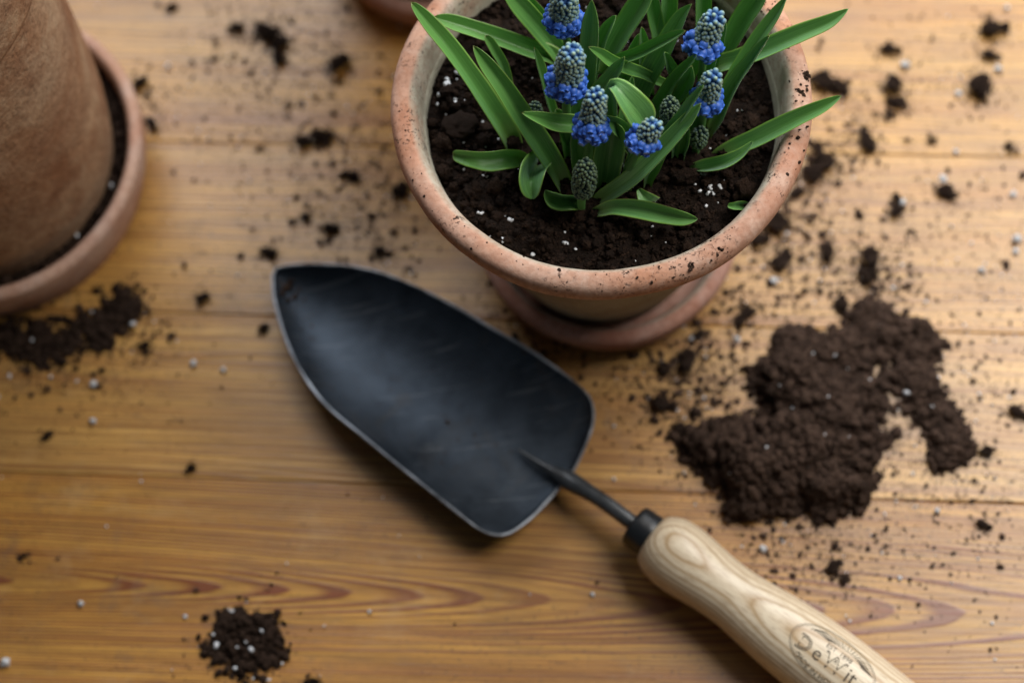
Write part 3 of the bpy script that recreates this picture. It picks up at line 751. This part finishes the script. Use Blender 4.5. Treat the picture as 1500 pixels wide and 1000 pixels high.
for (u, v, sg, n, k) in FINE:
    for _ in range(int(n * 4.0)):
        p = at(R.gauss(u, sg * .9), R.gauss(v, sg * .75), 0)
        s = min(0.00016 * k * math.exp(R.gauss(0.1, 0.5)), 0.0008)
        it.append((p.x, p.y, s * 0.3, s))
for (x, y, r) in HALO:
    for _ in range(int(14 + r * 4000)):
        a, d = R.uniform(0, 6.283), r * (0.7 + abs(R.gauss(0, 0.75))); s = min(0.00030 * math.exp(R.gauss(0.2, 0.6)), 0.0014)
        it.append((x + d * math.cos(a), y + d * math.sin(a), s * 0.35, s))
o = scatter(it, 'soil_crumbs', M_DRY, None, CR, (0, 0.25, 0)); tag(o, 'fine scattered soil crumbs all over the table boards', 'soil crumbs')
o = scatter(itp, 'perlite_dust', M_PERL, None, CR, (0, 0.25, 0)); tag(o, 'tiny white perlite specks scattered among the soil crumbs', 'perlite')

# ------------------------------------------------------------------ trowel
tr = empty('garden_trowel', at(828, 702, 0.0), 'garden trowel with dark steel blade and pale ash handle on the table', 'trowel')
TO = tr.location.copy()
EZ = 0.017
up_e = [(399,402),(404,392),(440,387),(500,388),(550,397),(600,415),(660,445),(720,480),(780,515),(830,550),(857,573),(868,592),(868,622),(856,655),(842,685),(832,700)]
lo_e = [(399,402),(402,440),(420,500),(445,550),(480,595),(530,637),(585,682),(635,722),(675,754),(705,776),(730,783),(750,778),(780,756),(800,735),(815,718),(824,707)]
nS = 56
UE = crom([(*p, 0) for p in up_e], nS); LE = crom([(*p, 0) for p in lo_e], nS)
tipw = at(400, 402, 0.012); nkw = at(828, 703, 0.008)
ax = (nkw - tipw); ax.z = 0; ax.normalize()
vs, uvq = [], []
nC = 25
rows = []
for i in range(nS):
    t = i / (nS - 1)
    # edge height: tip lifted, flanks high, sinking to the neck
    e = 0.011 + 0.009 * math.sin(min(t * 2.2, 1) * math.pi / 2)
    if t > 0.70:
        g = max(0.0, 1 - (t - 0.70) / 0.30) ** 0.8; e = e * g + 0.0085 * (1 - g)
    a = at(UE[i][0], UE[i][1], e); b = at(LE[i][0], LE[i][1], e)
    mid = (a + b) / 2
    w = (a - b).length / 2
    # sagging bottom
    zc = 0.0025 + 0.0085 * max(0, 1 - t / 0.22) ** 2
    if t > 0.75: zc += 0.0055 * ((t - 0.75) / 0.25) ** 1.5
    zc = min(zc, e)
    row = []
    for j in range(nC):
        s = j / (nC - 1) * 2 - 1
        pt = a * ((1 + s) / 2) + b * ((1 - s) / 2)
        z = e - (e - zc) * max(0.0, 1 - abs(s) ** 2.4) ** 0.9
        bow = 0.0
        row.append(Vector((pt.x, pt.y, z)))
    rows.append(row)
th = 0.0014
top = [p for r_ in rows for p in r_]
vs = [p - TO for p in top] + [p - TO - Vector((0, 0, th)) for p in top]
fs, mi = [], []
K = nS * nC
for i in range(nS - 1):
    for j in range(nC - 1):
        a, b, c, d = i * nC + j, (i + 1) * nC + j, (i + 1) * nC + j + 1, i * nC + j + 1
        fs.append((a, b, c, d)); fs.append((d + K, c + K, b + K, a + K))
me = mesh('blade', vs, fs, M_STEEL)
bl = link('blade', me, tr)
# worn bright edge: a fine rounded bead that follows the rim
loop = [rows[i][0] for i in range(nS - 1, -1, -1)] + [rows[i][nC - 1] for i in range(1, nS)]
def tube(pts, radii, n=10, caps=True, up=Vector((0, 0, 1))):
    vs, fs = [], []
    for i, p in enumerate(pts):
        t = (pts[min(i + 1, len(pts) - 1)] - pts[max(i - 1, 0)]).normalized()
        s = t.cross(up); s = s.normalized() if s.length > 1e-6 else Vector((1, 0, 0)); q = s.cross(t)
        for k in range(n):
            a = 2 * math.pi * k / n; vs.append(p + (s * math.cos(a) + q * math.sin(a)) * radii[i])
    for i in range(len(pts) - 1):
        for k in range(n):
            l = (k + 1) % n; fs.append((i * n + k, i * n + l, (i + 1) * n + l, (i + 1) * n + k))
    if caps:
        fs.append(tuple(range(n))[::-1]); fs.append(tuple(range((len(pts) - 1) * n, len(pts) * n)))
    return vs, fs
v_, f_ = tube([p - TO - Vector((0, 0, th * .45)) for p in loop], [0.00070 + 0.00032 * mnoise.noise(p * 60) + 0.00016 * mnoise.noise(p * 300) for p in loop], 8)
link('blade_edge', mesh('blade_edge', v_, f_, M_EDGE), bl)
# axis of the tang, ferrule and handle
HZ = 0.0165
A0 = at(942, 777, HZ); A1 = at(1262, 1012, HZ + 0.001)
AX = (A1 - A0).normalized()
t0 = at(757, 657, 0.0050); t1 = at(800, 684, 0.0085); t2 = at(838, 706, 0.0125)
tg = crom([tuple(t0), tuple(t1), tuple(t2), tuple(A0 - AX * 0.022), tuple(A0 - AX * 0.004)], 22)
tg = [Vector(p) for p in tg]
v_, f_ = tube([p - TO for p in tg], [0.0004 + 0.0030 * min(1, i / 9.0) ** 1.2 + 0.0009 * math.exp(-((i - 10) / 2.2) ** 2) for i in range(22)], 16)
link('tang', mesh('tang', v_, f_, M_TANG), tr)
def turned(name, prof, mat, n=64, step=0.0015):
    """profile of (distance along the axis, radius) turned round the tool's axis; local x is the axis"""
    pr = rounded(prof, step); vs, fs = [], []
    for (x, r) in pr:
        for k in range(n):
            a = 2 * math.pi * k / n; vs.append((x, r * math.cos(a), r * math.sin(a)))
    for i in range(len(pr) - 1):
        for k in range(n):
            l = (k + 1) % n; fs.append((i * n + k, (i + 1) * n + k, (i + 1) * n + l, i * n + l))
    o = link(name, mesh(name, vs, fs, mat), tr)
    ly = Vector((0, 0, 1)).cross(AX).normalized(); lz = AX.cross(ly)
    mw = Matrix((AX, ly, lz)).transposed().to_4x4(); mw.translation = A0 - TO
    o.matrix_local = mw
    return o, pr
pxm = mm(1, A0)
turned('ferrule', [(-0.0048, 0.0030), (-0.0048, 0.0080), (-0.0043, 0.0088), (-0.0030, 0.0091), (0.0040, 0.0093), (0.0052, 0.0091), (0.0055, 0.0084)], M_FERR)
HP = [(0.0040, 0.002), (0.0042, 0.0080), (0.0052, 0.0106), (0.0085, 0.0131), (0.0140, 0.0147), (0.0205, 0.0150), (0.0290, 0.0142), (0.0380, 0.0133), (0.0480, 0.0132), (0.0600, 0.0145), (0.0720, 0.0157), (0.0850, 0.0164), (0.1000, 0.0164), (0.1150, 0.0157), (0.1300, 0.0148), (0.1390, 0.0128), (0.1430, 0.0085), (0.1440, 0.002), (0.1440, 0.0002)]
ho, hpr = turned('handle', HP, M_ASH)
def hr(x):
    for (a, r), (b, r2) in zip(hpr[:-1], hpr[1:]):
        if a <= x <= b: return r + (r2 - r) * (x - a) / max(b - a, 1e-9)
    return 0.016
# printed oval mark, wrapped on the handle: local (x along the handle, y up the side)
EMX = 0.0930
EA = rad(0)      # the mark sits a little off the top of the handle
ink_v, ink_f = [], []
def wrap(x, y, lift=0.00012):
    X = EMX + x; r = hr(X) + lift; a = EA - y / hr(X)
    return Vector((X, -r * math.sin(a), r * math.cos(a)))
def add_flat(pts, faces):
    k = len(ink_v)
    for (x, y) in pts: ink_v.append(wrap(x, y))
    for f in faces: ink_f.append(tuple(i + k for i in f))
def stroke(pts, w):
    P = []; n = len(pts)
    for i, (x, y) in enumerate(pts):
        a = pts[max(i - 1, 0)]; b = pts[min(i + 1, n - 1)]
        dx, dy = b[0] - a[0], b[1] - a[1]; l = math.hypot(dx, dy) or 1
        P += [(x - dy / l * w / 2, y + dx / l * w / 2), (x + dy / l * w / 2, y - dx / l * w / 2)]
    add_flat(P, [(2 * i, 2 * i + 1, 2 * i + 3, 2 * i + 2) for i in range(n - 1)])
def oval(a, b, w, t0=0, t1=2 * math.pi, n=72):
    stroke([(a * math.cos(t0 + (t1 - t0) * i / n), b * math.sin(t0 + (t1 - t0) * i / n)) for i in range(n + 1)], w)
OA, OB = 0.0190, 0.0106
oval(OA, OB, 0.00022); oval(OA - 0.0007, OB - 0.0007, 0.00012)
for k in range(23):                       # rising-sun rays over the name
    t = rad(16 + k * 5.6); c, s_ = math.cos(t), math.sin(t)
    stroke([(0.002 + (OA - 0.0100) * c, 0.0034 + 0.0028 * s_), ((OA - 0.0022) * c + 0.0004, max(0.0036, (OB - 0.0016) * s_))], 0.00022 if k % 2 else 0.00034)
for k in range(5):                        # little scroll left of the rays
    stroke([(-0.0125 + 0.0011 * k + 0.0008 * math.cos(j), 0.0052 + 0.0005 * k + 0.0007 * math.sin(j)) for j in (0, 1, 2, 3, 4)], 0.0003)
def text(s, x, y, size, outline=False, sx=1.0, arc=None):
    cu = bpy.data.curves.new('txt', 'FONT'); cu.body = s; cu.size = size; cu.align_x = 'CENTER'; cu.resolution_u = 2
    if outline: cu.fill_mode = 'NONE'; cu.bevel_depth = 0.00019; cu.bevel_resolution = 0
    to = bpy.data.objects.new('txt', cu); COL.objects.link(to)
    dg = bpy.context.evaluated_depsgraph_get(); me = bpy.data.meshes.new_from_object(to.evaluated_get(dg))
    P = [(v.co.x * sx, v.co.y) for v in me.vertices]
    if arc:
        a_, b_ = arc; Q = []
        for (px, py) in P:
            t = -math.pi / 2 + px / (a_ * 0.86); nx_, ny_ = math.cos(t), math.sin(t)
            Q.append(((a_ - py * 1.0) * nx_, (b_ - py) * ny_))
        P = Q
    else: P = [(px + x, py + y) for (px, py) in P]
    add_flat(P, [tuple(p.vertices) for p in me.polygons])
    bpy.data.objects.remove(to); bpy.data.curves.remove(cu); bpy.data.meshes.remove(me)
text('EST  1898', 0.0010, 0.0026, 0.0029)
text('D', -0.0122, -0.0044, 0.0088, True); text('e', -0.0058, -0.0044, 0.0084)
text('W', 0.0016, -0.0044, 0.0088, True, 1.05); text('it', 0.0098, -0.0044, 0.0086)
text('MADE IN HOLLAND', 0, 0, 0.0028, arc=(OA - 0.0012, OB - 0.0009), sx=1.02)
me = mesh('printed_mark', ink_v, ink_f, M_INK, sm=False)
link('printed_mark', me, ho)
# dried soil clinging to the blade
it = []
for (u, v, s) in [(418,418,16),(428,428,14),(412,427,13),(424,410,12),(434,420,10),(420,436,11),(410,410,8),(430,442,6),(443,432,6),(415,450,5),(452,470,8),(440,478,6),(655,617,8),(560,520,4),(570,555,4),(420,440,5),(436,416,6),(600,560,3),(575,550,3)]:
    e = 0.010 if u < 470 else 0.004
    p = at(u, v, e); best = min(top, key=lambda q_: (q_.x - p.x) ** 2 + (q_.y - p.y) ** 2)
    it.append((p.x - TO.x, p.y - TO.y, best.z, mm(s, p) * 0.42))
o = scatter(it, 'dried_soil', M_DRY, tr, CR2, flat=0.5)

# ------------------------------------------------------------------ grape hyacinths
def plant(label, u, v):
    p = at(u, v, SOIL_Z); return empty('grape_hyacinth', p, label, 'plant', 'grape hyacinth bulbs in the pot')
def leaf(pl, pts, z0, z1, widths, cup=0.16, roll=0.0, zp=1.0, zmid=None, ns=34, hood=0.0):
    """pts run from base to tip; z0, z1 heights above the soil (mm) at base and tip"""
    n = len(pts)
    d = [0.0]
    for a, b in zip(pts[:-1], pts[1:]): d.append(d[-1] + math.hypot(b[0] - a[0], b[1] - a[1]))
    P4 = []
    for i, (u, v) in enumerate(pts):
        t = d[i] / d[-1]
        z = (zmid[i] if zmid else z0 + (z1 - z0) * t ** zp)
        p = at(u, v, SOIL_Z + z * 0.001); P4.append((*p, mm(widths[i] * 1.13, p)))
    sm = crom(P4, ns); C = [Vector(s[:3]) for s in sm]; Wd = [s[3] for s in sm]
    nc = 13; org = pl.location; tw = R.uniform(6, 14); ph = R.uniform(0, 6.28); cup = cup * 2.1
    V, UVs = [], []
    prev = None
    for side in (0, 1):
        for i in range(ns):
            t = i / (ns - 1)
            T = (C[min(i + 1, ns - 1)] - C[max(i - 1, 0)]).normalized()
            view = (C[i] - CAM).normalized()
            L = T.cross(view)
            if L.length < 0.15: L = T.cross(Vector((0, 0, -1)))
            L.normalize()
            Nn = L.cross(T); Nn = Nn if Nn.dot(view) < 0 else -Nn
            Nn.normalize()
            rot = Matrix.Rotation(rad(roll + tw * math.sin(t * 3.0 + ph)), 3, T); L = rot @ L; Nn = rot @ Nn
            w = Wd[i] * (1 + 0.05 * mnoise.noise(Vector((t * 5, ph, 2))))
            if t > 0.90: w *= max(0.02, math.sqrt(max(0, 1 - ((t - 0.90) / 0.10) ** 2)))
            c_ = cup * (1 - 0.4 * t)
            for j in range(nc):
                s = j / (nc - 1) * 2 - 1
                bend = c_ * w * (abs(s) ** 1.6 * 1.25 - 0.4) + (0.0009 * max(0, 1 - abs(s) * 3) * -1 if side == 0 else 0) * 0.35
                p = C[i] + L * (s * w / 2) + Nn * bend + Nn * hood * w * max(0, (t - 0.8) / 0.2) ** 2
                if side == 1: p = p - Nn * (0.00085 * (1 - 0.55 * abs(s) ** 3) * min(1, 0.3 + (1 - t) * 6))
                V.append(p - org); UVs.append((j / (nc - 1), t))
    F = []; K = ns * nc
    for i in range(ns - 1):
        for j in range(nc - 1):
            a, b, c2, e = i * nc + j, i * nc + j + 1, (i + 1) * nc + j + 1, (i + 1) * nc + j
            F.append((a, b, c2, e)); F.append((e + K, c2 + K, b + K, a + K))
        for j, fl in ((0, 0), (nc - 1, 1)):
            a, b = i * nc + j, (i + 1) * nc + j
            F.append((a, b, b + K, a + K) if not fl else (b, a, a + K, b + K))
    for j in range(nc - 1):
        F.append((j + 1, j, j + K, j + 1 + K)); a = (ns - 1) * nc + j; F.append((a, a + 1, a + 1 + K, a + K))
    return link('leaf', mesh('leaf', V, F, M_LEAF, uvs=UVs), pl)

def drop(prof, n=9):
    """little bell: profile of (radius, z); uv.v runs along it"""
    vs, fs, uv = [], [], []
    k = len(prof)
    for i, (r, z) in enumerate(prof):
        for a in range(n):
            vs.append((r * math.cos(2 * math.pi * a / n), r * math.sin(2 * math.pi * a / n), z)); uv.append((a / n, i / (k - 1)))
    for i in range(k - 1):
        for a in range(n):
            b = (a + 1) % n; fs.append((i * n + a, i * n + b, (i + 1) * n + b, (i + 1) * n + a))
    fs.append(tuple(range(n))[::-1]); fs.append(tuple(range((k - 1) * n, k * n)))
    return vs, fs, uv
BELL = drop([(0.10, 0.0), (0.42, 0.10), (0.62, 0.32), (0.66, 0.60), (0.56, 0.86), (0.36, 1.02), (0.46, 1.13), (0.40, 1.16), (0.20, 1.05)], 12)
BUDP = drop([(0.08, 0.0), (0.36, 0.10), (0.52, 0.35), (0.54, 0.62), (0.42, 0.88), (0.20, 1.0), (0.04, 1.03)], 8)
ME_BELL = mesh('bell', BELL[0], BELL[1], M_BELL, uvs=BELL[2])
def spike(pl, top, bot, width, zb, zt, foot, young=False, size=1.0, stem=True):
    """flower spike from pixel bot (height zb mm above soil) to pixel top (zt); foot = pixel of the stem on the soil"""
    Bp = at(*bot, SOIL_Z + zb * .001); Tp = at(*top, SOIL_Z + zt * .001)
    Bp, Tp = Bp.lerp(Tp, 0.10), Tp.lerp(Bp, 0.07)
    A = Tp - Bp; L = A.length; A.normalize(); Wm = mm(width * 1.01, (Bp + Tp) / 2)
    org = Bp
    part = empty('flower_spike', Bp - pl.location); part.parent = pl
    e1 = A.cross(Vector((0.3, 0.9, 0.1))).normalized(); e2 = A.cross(e1)
    def env(t):   # outline radius of the spike as a share of its width
        return Wm * (np.interp(t, [0, .1, .22, .34, .6, .85, 1.0], [.28, .37, .40, .35, .31, .235, .08]) if not young else
                     np.interp(t, [0, .1, .35, .65, .88, 1.0], [.26, .36, .43, .40, .25, .06]))
    # core
    pr = [(env(t) * 0.80, t * L) for t in np.linspace(0.0, 0.99, 14)]
    vs, fs, uv = drop(pr, 16)
    vs = [e1 * x + e2 * y + A * z for x, y, z in vs]
    link('spike_core', mesh('spike_core', vs, fs, M_CORE2 if young else M_CORE), part)
    V, F, U, MI = [], [], [], []
    unit = mm(12.2 * size, Bp)
    t, k, bells = 0.02, 0, 0
    ga = 2.39996
    while t < 1.0:
        ang = k * ga + R.gauss(0, 0.10); r = env(t)
        low = (not young) and t < 0.36 + R.gauss(0, .04)
        D = e1 * math.cos(ang) + e2 * math.sin(ang)
        if low:
            tipb = False; ln = unit * R.uniform(0.86, 1.20); dr = (D * 0.95 - A * R.uniform(0.35, 0.9) + Vector((R.gauss(0, .2), R.gauss(0, .2), 0))).normalized()
            pos = A * (t * L + unit * 0.25) + D * r * 0.72
        else:
            f = max(0, t - .36) / .64 if not young else t
            tipb = (not young) and f + R.gauss(0, .06) > 0.80
            ln = unit * (R.uniform(0.66, 0.80) if tipb else R.uniform(0.56, 0.68)); tilt = -0.42 + 1.30 * max(0, f - 0.30)
            if f > 0.9: tilt = 1.2
            dr = (D * 0.85 + A * tilt + Vector((R.gauss(0, .07), R.gauss(0, .07), 0))).normalized()
            pos = A * (t * L) + D * r * 0.76
        s1 = dr.cross(A + D * 0.3).normalized(); s2 = dr.cross(s1)
        wd = ln * (0.86 if low else 0.84)
        if low:
            o = link('bell', ME_BELL, part)
            mt = Matrix((s1 * wd, s2 * wd, dr * ln)).transposed().to_4x4(); mt.translation = pos; o.matrix_local = mt
            bells += 1
        else:
            src = BUDP; kk = len(V)
            mi_ = 2 if young else (1 if tipb else 0)
            for (x, y, z) in src[0]: V.append(pos + s1 * (x * wd) + s2 * (y * wd) + dr * (z * ln))
            U += src[2]
            for q_ in src[1]: F.append(tuple(i + kk for i in q_)); MI.append(mi_)
        k += 1
        # spacing along the axis so that the surface stays closely covered
        t += (unit * (0.64 if low else (0.56 if tipb else 0.48))) ** 2 / (2 * math.pi * max(r, unit * 0.25)) / L * (1.10 if low else 0.85)
    me = mesh('buds', V, F, [M_BUD, M_TIP, M_GREENBUD], uvs=U)
    me.polygons.foreach_set('material_index', MI[:len(me.polygons)])
    ob = link('buds', me, part); tag(ob, kind='stuff')
    if stem:
        fp = at(*foot, SOIL_Z - 0.003)
        c = crom([tuple(fp), tuple(fp.lerp(Bp, 0.5) + Vector((0, 0, 0.003))), tuple(Bp + A * L * 0.3)], 12)
        r0 = mm(7.0 * size, Bp)
        v_, f_ = tube([Vector(p) - org for p in c], [r0 * (1.15 - 0.4 * i / 11) for i in range(12)], 12, up=Vector((0.2, 1, 0)))
        link('stem', mesh('stem', v_, f_, M_STEM), part)
    return part

# bulb at the left
p = plant('grape hyacinth bulb at the left, its longest leaf reaching over the left rim', 752, 225)
leaf(p, [(756,226),(745,198),(718,156),(693,118),(660,72),(630,36),(602,3)], -4, 46, [20,27,28,27,25,22,10], 0.16, 12, 0.9)
leaf(p, [(775,240),(762,232),(742,232),(717,235),(690,232),(663,226)], -2, 14, [10,20,25,26,22,13], 0.20, -18, 1.0, zmid=[-2,5,9,11,12,10])
leaf(p, [(752,170),(740,105),(725,74),(711,52)], 0, 26, [10,13,14,10], 0.2, 20)
leaf(p, [(792,236),(784,246),(779,258),(778,274),(781,292)], 0, 10, [16,28,33,27,5], 0.42, 6, 1, zmid=[0,7,11,10,6])
# bulb in front
p = plant('grape hyacinth bulb at the front with a young green spike and long crossing leaves', 848, 290)
leaf(p, [(832,285),(815,250),(792,212),(768,175),(738,128),(712,93),(693,67)], -4, 44, [20,27,30,29,26,20,7], 0.16, 10, 0.9)
leaf(p, [(850,296),(838,293),(822,292),(808,287),(798,279)], 0, 8, [9,18,22,20,6], 0.42, -15, 1, zmid=[0,5,7,8,10])
leaf(p, [(870,300),(885,289),(920,265),(955,233),(985,201),(1010,172),(1027,151)], -2, 44, [14,21,24,24,22,17,5], 0.13, -12, 0.9)
leaf(p, [(868,312),(880,308),(900,303),(935,306),(970,313),(1000,319),(1022,321)], 0, 10, [8,15,20,24,24,19,6], 0.22, 14, 1, zmid=[-1,3,6,8,9,10,10])
leaf(p, [(960,300),(952,296),(943,288),(935,277)], 0, 6, [20,22,18,6], 0.12, 0, 1, zmid=[0,3,5,6])
spike(p, (859,234), (853,288), 38, 13, 33, (850,312), True, 0.9)
# bulb in the middle
p = plant('grape hyacinth bulb in the middle with two blue spikes and a folded pale leaf', 890, 240)
leaf(p, [(930,236),(922,216),(900,203),(872,190),(845,183),(815,180),(790,173),(764,165)], 4, 40, [12,18,22,24,25,24,17,5], 0.20, 16, 0.8)
leaf(p, [(905,235),(898,190),(896,150),(897,126),(905,128),(922,148),(938,168),(950,186)], 0, 0, [12,16,20,14,26,38,40,26], 0.10, -22, 1, zmid=[0,22,40,49,51,48,43,37], hood=-0.1)
leaf(p, [(930,222),(920,200),(905,185),(893,177),(884,172)], 6, 40, [14,20,22,16,6], 0.2, 10)
leaf(p, [(882,285),(888,258),(892,232),(897,205),(902,180)], -3, 30, [24,34,40,38,24], 0.2, 0)
leaf(p, [(850,275),(848,240),(846,205),(846,180)], -3, 30, [14,20,20,12], 0.2, 0)
leaf(p, [(915,285),(918,262),(924,238),(930,215)], -3, 26, [12,16,16,12], 0.2, 10)
leaf(p, [(825,215),(845,165),(868,142),(890,118),(905,99),(915,83)], 0, 48, [12,18,20,20,16,5], 0.15, -10)
leaf(p, [(947,280),(950,262),(957,245),(968,221),(979,198)], -2, 30, [8,13,17,15,5], 0.2, 20)
leaf(p, [(845,255),(862,235),(880,205),(890,180)], -2, 24, [12,18,18,10], 0.2, 0)
spike(p, (875,130), (863,207), 52, 32, 54, (858,268))
spike(p, (962,178), (934,215), 46, 34, 46, (912,275), size=1.0)
leaf(p, [(900,260),(906,225),(914,190),(921,150),(926,112)], -2, 40, [14,20,22,19,5], 0.16, -8)
leaf(p, [(870,262),(868,225),(872,188),(880,150)], -2, 30, [12,18,18,5], 0.16, 12)
# bulb at the back left
p = plant('grape hyacinth bulb at the back left with the two tallest blue spikes', 825, 160)
leaf(p, [(835,118),(812,86),(776,73),(740,59),(697,44),(662,33),(635,25)], 0, 32, [16,24,25,24,22,20,9], 0.2, 18, 0.8)
leaf(p, [(835,110),(818,77),(800,52),(778,27),(754,0),(735,-24)], 0, 40, [16,24,27,27,24,12], 0.14, 10)
leaf(p, [(830,80),(812,46),(796,24),(778,3),(765,-15)], 0, 30, [10,13,13,12,6], 0.14, 0)
leaf(p, [(818,185),(806,152),(797,117),(790,92),(783,70)], 0, 36, [10,13,13,12,4], 0.2, 25)
leaf(p, [(850,190),(856,150),(861,105),(864,62),(866,30),(867,0)], 0, 60, [16,22,25,25,22,6], 0.13, -8)
leaf(p, [(866,130),(871,86),(880,62),(890,42),(902,23)], 4, 44, [12,17,20,17,5], 0.18, -20)
leaf(p, [(835,235),(830,200),(822,175),(815,160)], 0, 24, [12,15,14,10], 0.2, 0)
spike(p, (827,-14), (825,42), 62, 36, 58, (838,110))
spike(p, (841,67), (824,140), 66, 36, 60, (835,225))
spike(p, (785,152), (783,172), 20, 12, 20, (782,190), True, 0.7)
# bulb at the back, in the middle
p = plant('grape hyacinth bulb at the middle back, broad leaves leaning to the top edge', 930, 130)
leaf(p, [(882,110),(893,80),(908,53),(925,26),(942,0),(955,-22)], 0, 42, [16,26,30,31,29,14], 0.14, -12)
leaf(p, [(966,90),(965,52),(960,26),(955,0),(950,-25)], 0, 40, [14,19,20,19,8], 0.14, 0)
leaf(p, [(968,80),(974,44),(979,17),(980,-3),(978,-25)], 0, 40, [14,20,22,21,8], 0.14, 0)
leaf(p, [(922,185),(932,152),(942,125),(956,98),(972,70),(986,44),(999,22),(1013,6)], -2, 56, [18,26,29,29,28,24,16,4], 0.12, -14)
leaf(p, [(880,110),(895,92),(910,87),(935,78),(960,66),(985,54),(1004,45)], 20, 62, [8,12,15,16,16,13,5], 0.24, -22)
leaf(p, [(985,128),(965,120),(940,108),(920,101),(897,91),(880,79),(862,69)], 10, 52, [10,13,15,17,17,14,5], 0.2, 18)
leaf(p, [(992,130),(987,108),(980,92),(974,77)], 14, 42, [10,15,14,4], 0.2, 15)
leaf(p, [(908,150),(915,118),(926,84),(936,50)], -2, 40, [14,20,20,5], 0.16, -10)
leaf(p, [(950,150),(946,112),(944,76),(940,40)], -2, 44, [14,19,19,5], 0.16, 10)
# bulb at the right
p = plant('grape hyacinth bulb at the right, long leaves crossing the right rim at the top', 1025, 160)
leaf(p, [(950,185),(958,165),(970,145),(986,121),(1004,99),(1020,80)], 2, 46, [12,17,19,19,15,4], 0.16, -15)
leaf(p, [(985,165),(992,146),(1000,132),(1008,115),(1013,97)], 8, 46, [12,17,21,19,6], 0.26, -12)
leaf(p, [(965,215),(980,191),(998,170),(1013,148),(1030,125)], 20, 54, [10,13,14,13,4], 0.18, -18)
leaf(p, [(1035,200),(1048,172),(1060,141),(1076,110),(1096,78),(1116,49),(1136,21),(1153,-6)], -2, 50, [12,17,18,18,20,20,16,5], 0.16, -12)
leaf(p, [(1042,192),(1051,174),(1061,150),(1077,120),(1095,95),(1112,71),(1127,52)], 0, 46, [12,18,23,21,17,12,4], 0.24, -20)
leaf(p, [(1030,125),(1050,98),(1080,88),(1110,77),(1145,62),(1180,47),(1215,32),(1243,13)], -2, 36, [14,23,25,26,26,24,19,5], 0.17, -10, 0.8)
leaf(p, [(1050,105),(1063,74),(1077,47),(1092,22),(1109,-2),(1128,-30)], 0, 44, [12,20,27,29,28,12], 0.15, -10)
leaf(p, [(1033,80),(1031,45),(1030,18),(1030,-5),(1030,-28)], 0, 40, [14,20,21,20,8], 0.15, 0)
leaf(p, [(1044,105),(1050,80),(1056,58),(1063,34)], 6, 36, [8,11,11,4], 0.2, 0)
leaf(p, [(1036,115),(1043,92),(1051,70)], 8, 34, [8,11,5], 0.2, 0)
leaf(p, [(996,240),(1000,222),(1004,208),(1005,190),(1000,169)], 0, 26, [8,12,14,12,4], 0.26, -10)
leaf(p, [(988,240),(989,222),(990,205),(992,192)], 0, 18, [7,9,9,4], 0.2, 0)
spike(p, (1051,17), (1022,82), 52, 38, 56, (1030,150), size=1.05)
spike(p, (1046,106), (1030,160), 44, 26, 46, (1024,205))
spike(p, (982,144), (981,182), 30, 26, 38, (980,215), True, 0.8)
spike(p, (1027,188), (1021,214), 25, 7, 16, (1018,228), True, 0.8)
leaf(p, [(1008,215),(1014,180),(1022,146),(1030,110)], -2, 36, [12,18,18,5], 0.16, -10)
leaf(p, [(1000,150),(1008,112),(1018,80),(1024,46)], -2, 42, [12,18,18,5], 0.16, 8)
# bulb at the far right
p = plant('grape hyacinth bulb low at the right, two leaves lying over the right rim', 1040, 240)
leaf(p, [(1042,234),(1055,227),(1077,217),(1105,205),(1136,189),(1170,172),(1205,156),(1233,140)], -2, 28, [10,17,22,24,24,22,17,5], 0.20, -16, 0.8)
leaf(p, [(1004,249),(1020,247),(1036,245),(1062,238),(1085,225),(1103,207)], 0, 14, [6,12,17,18,13,4], 0.34, -20, 1, zmid=[0,3,5,9,12,15])
p = plant('single tiny green shoot at the right inner edge of the pot', 1084, 303)
leaf(p, [(1092,301),(1084,301),(1075,302),(1066,301)], 0, 5, [10,12,10,5], 0.3, 0, 1, zmid=[0,3,4,4])
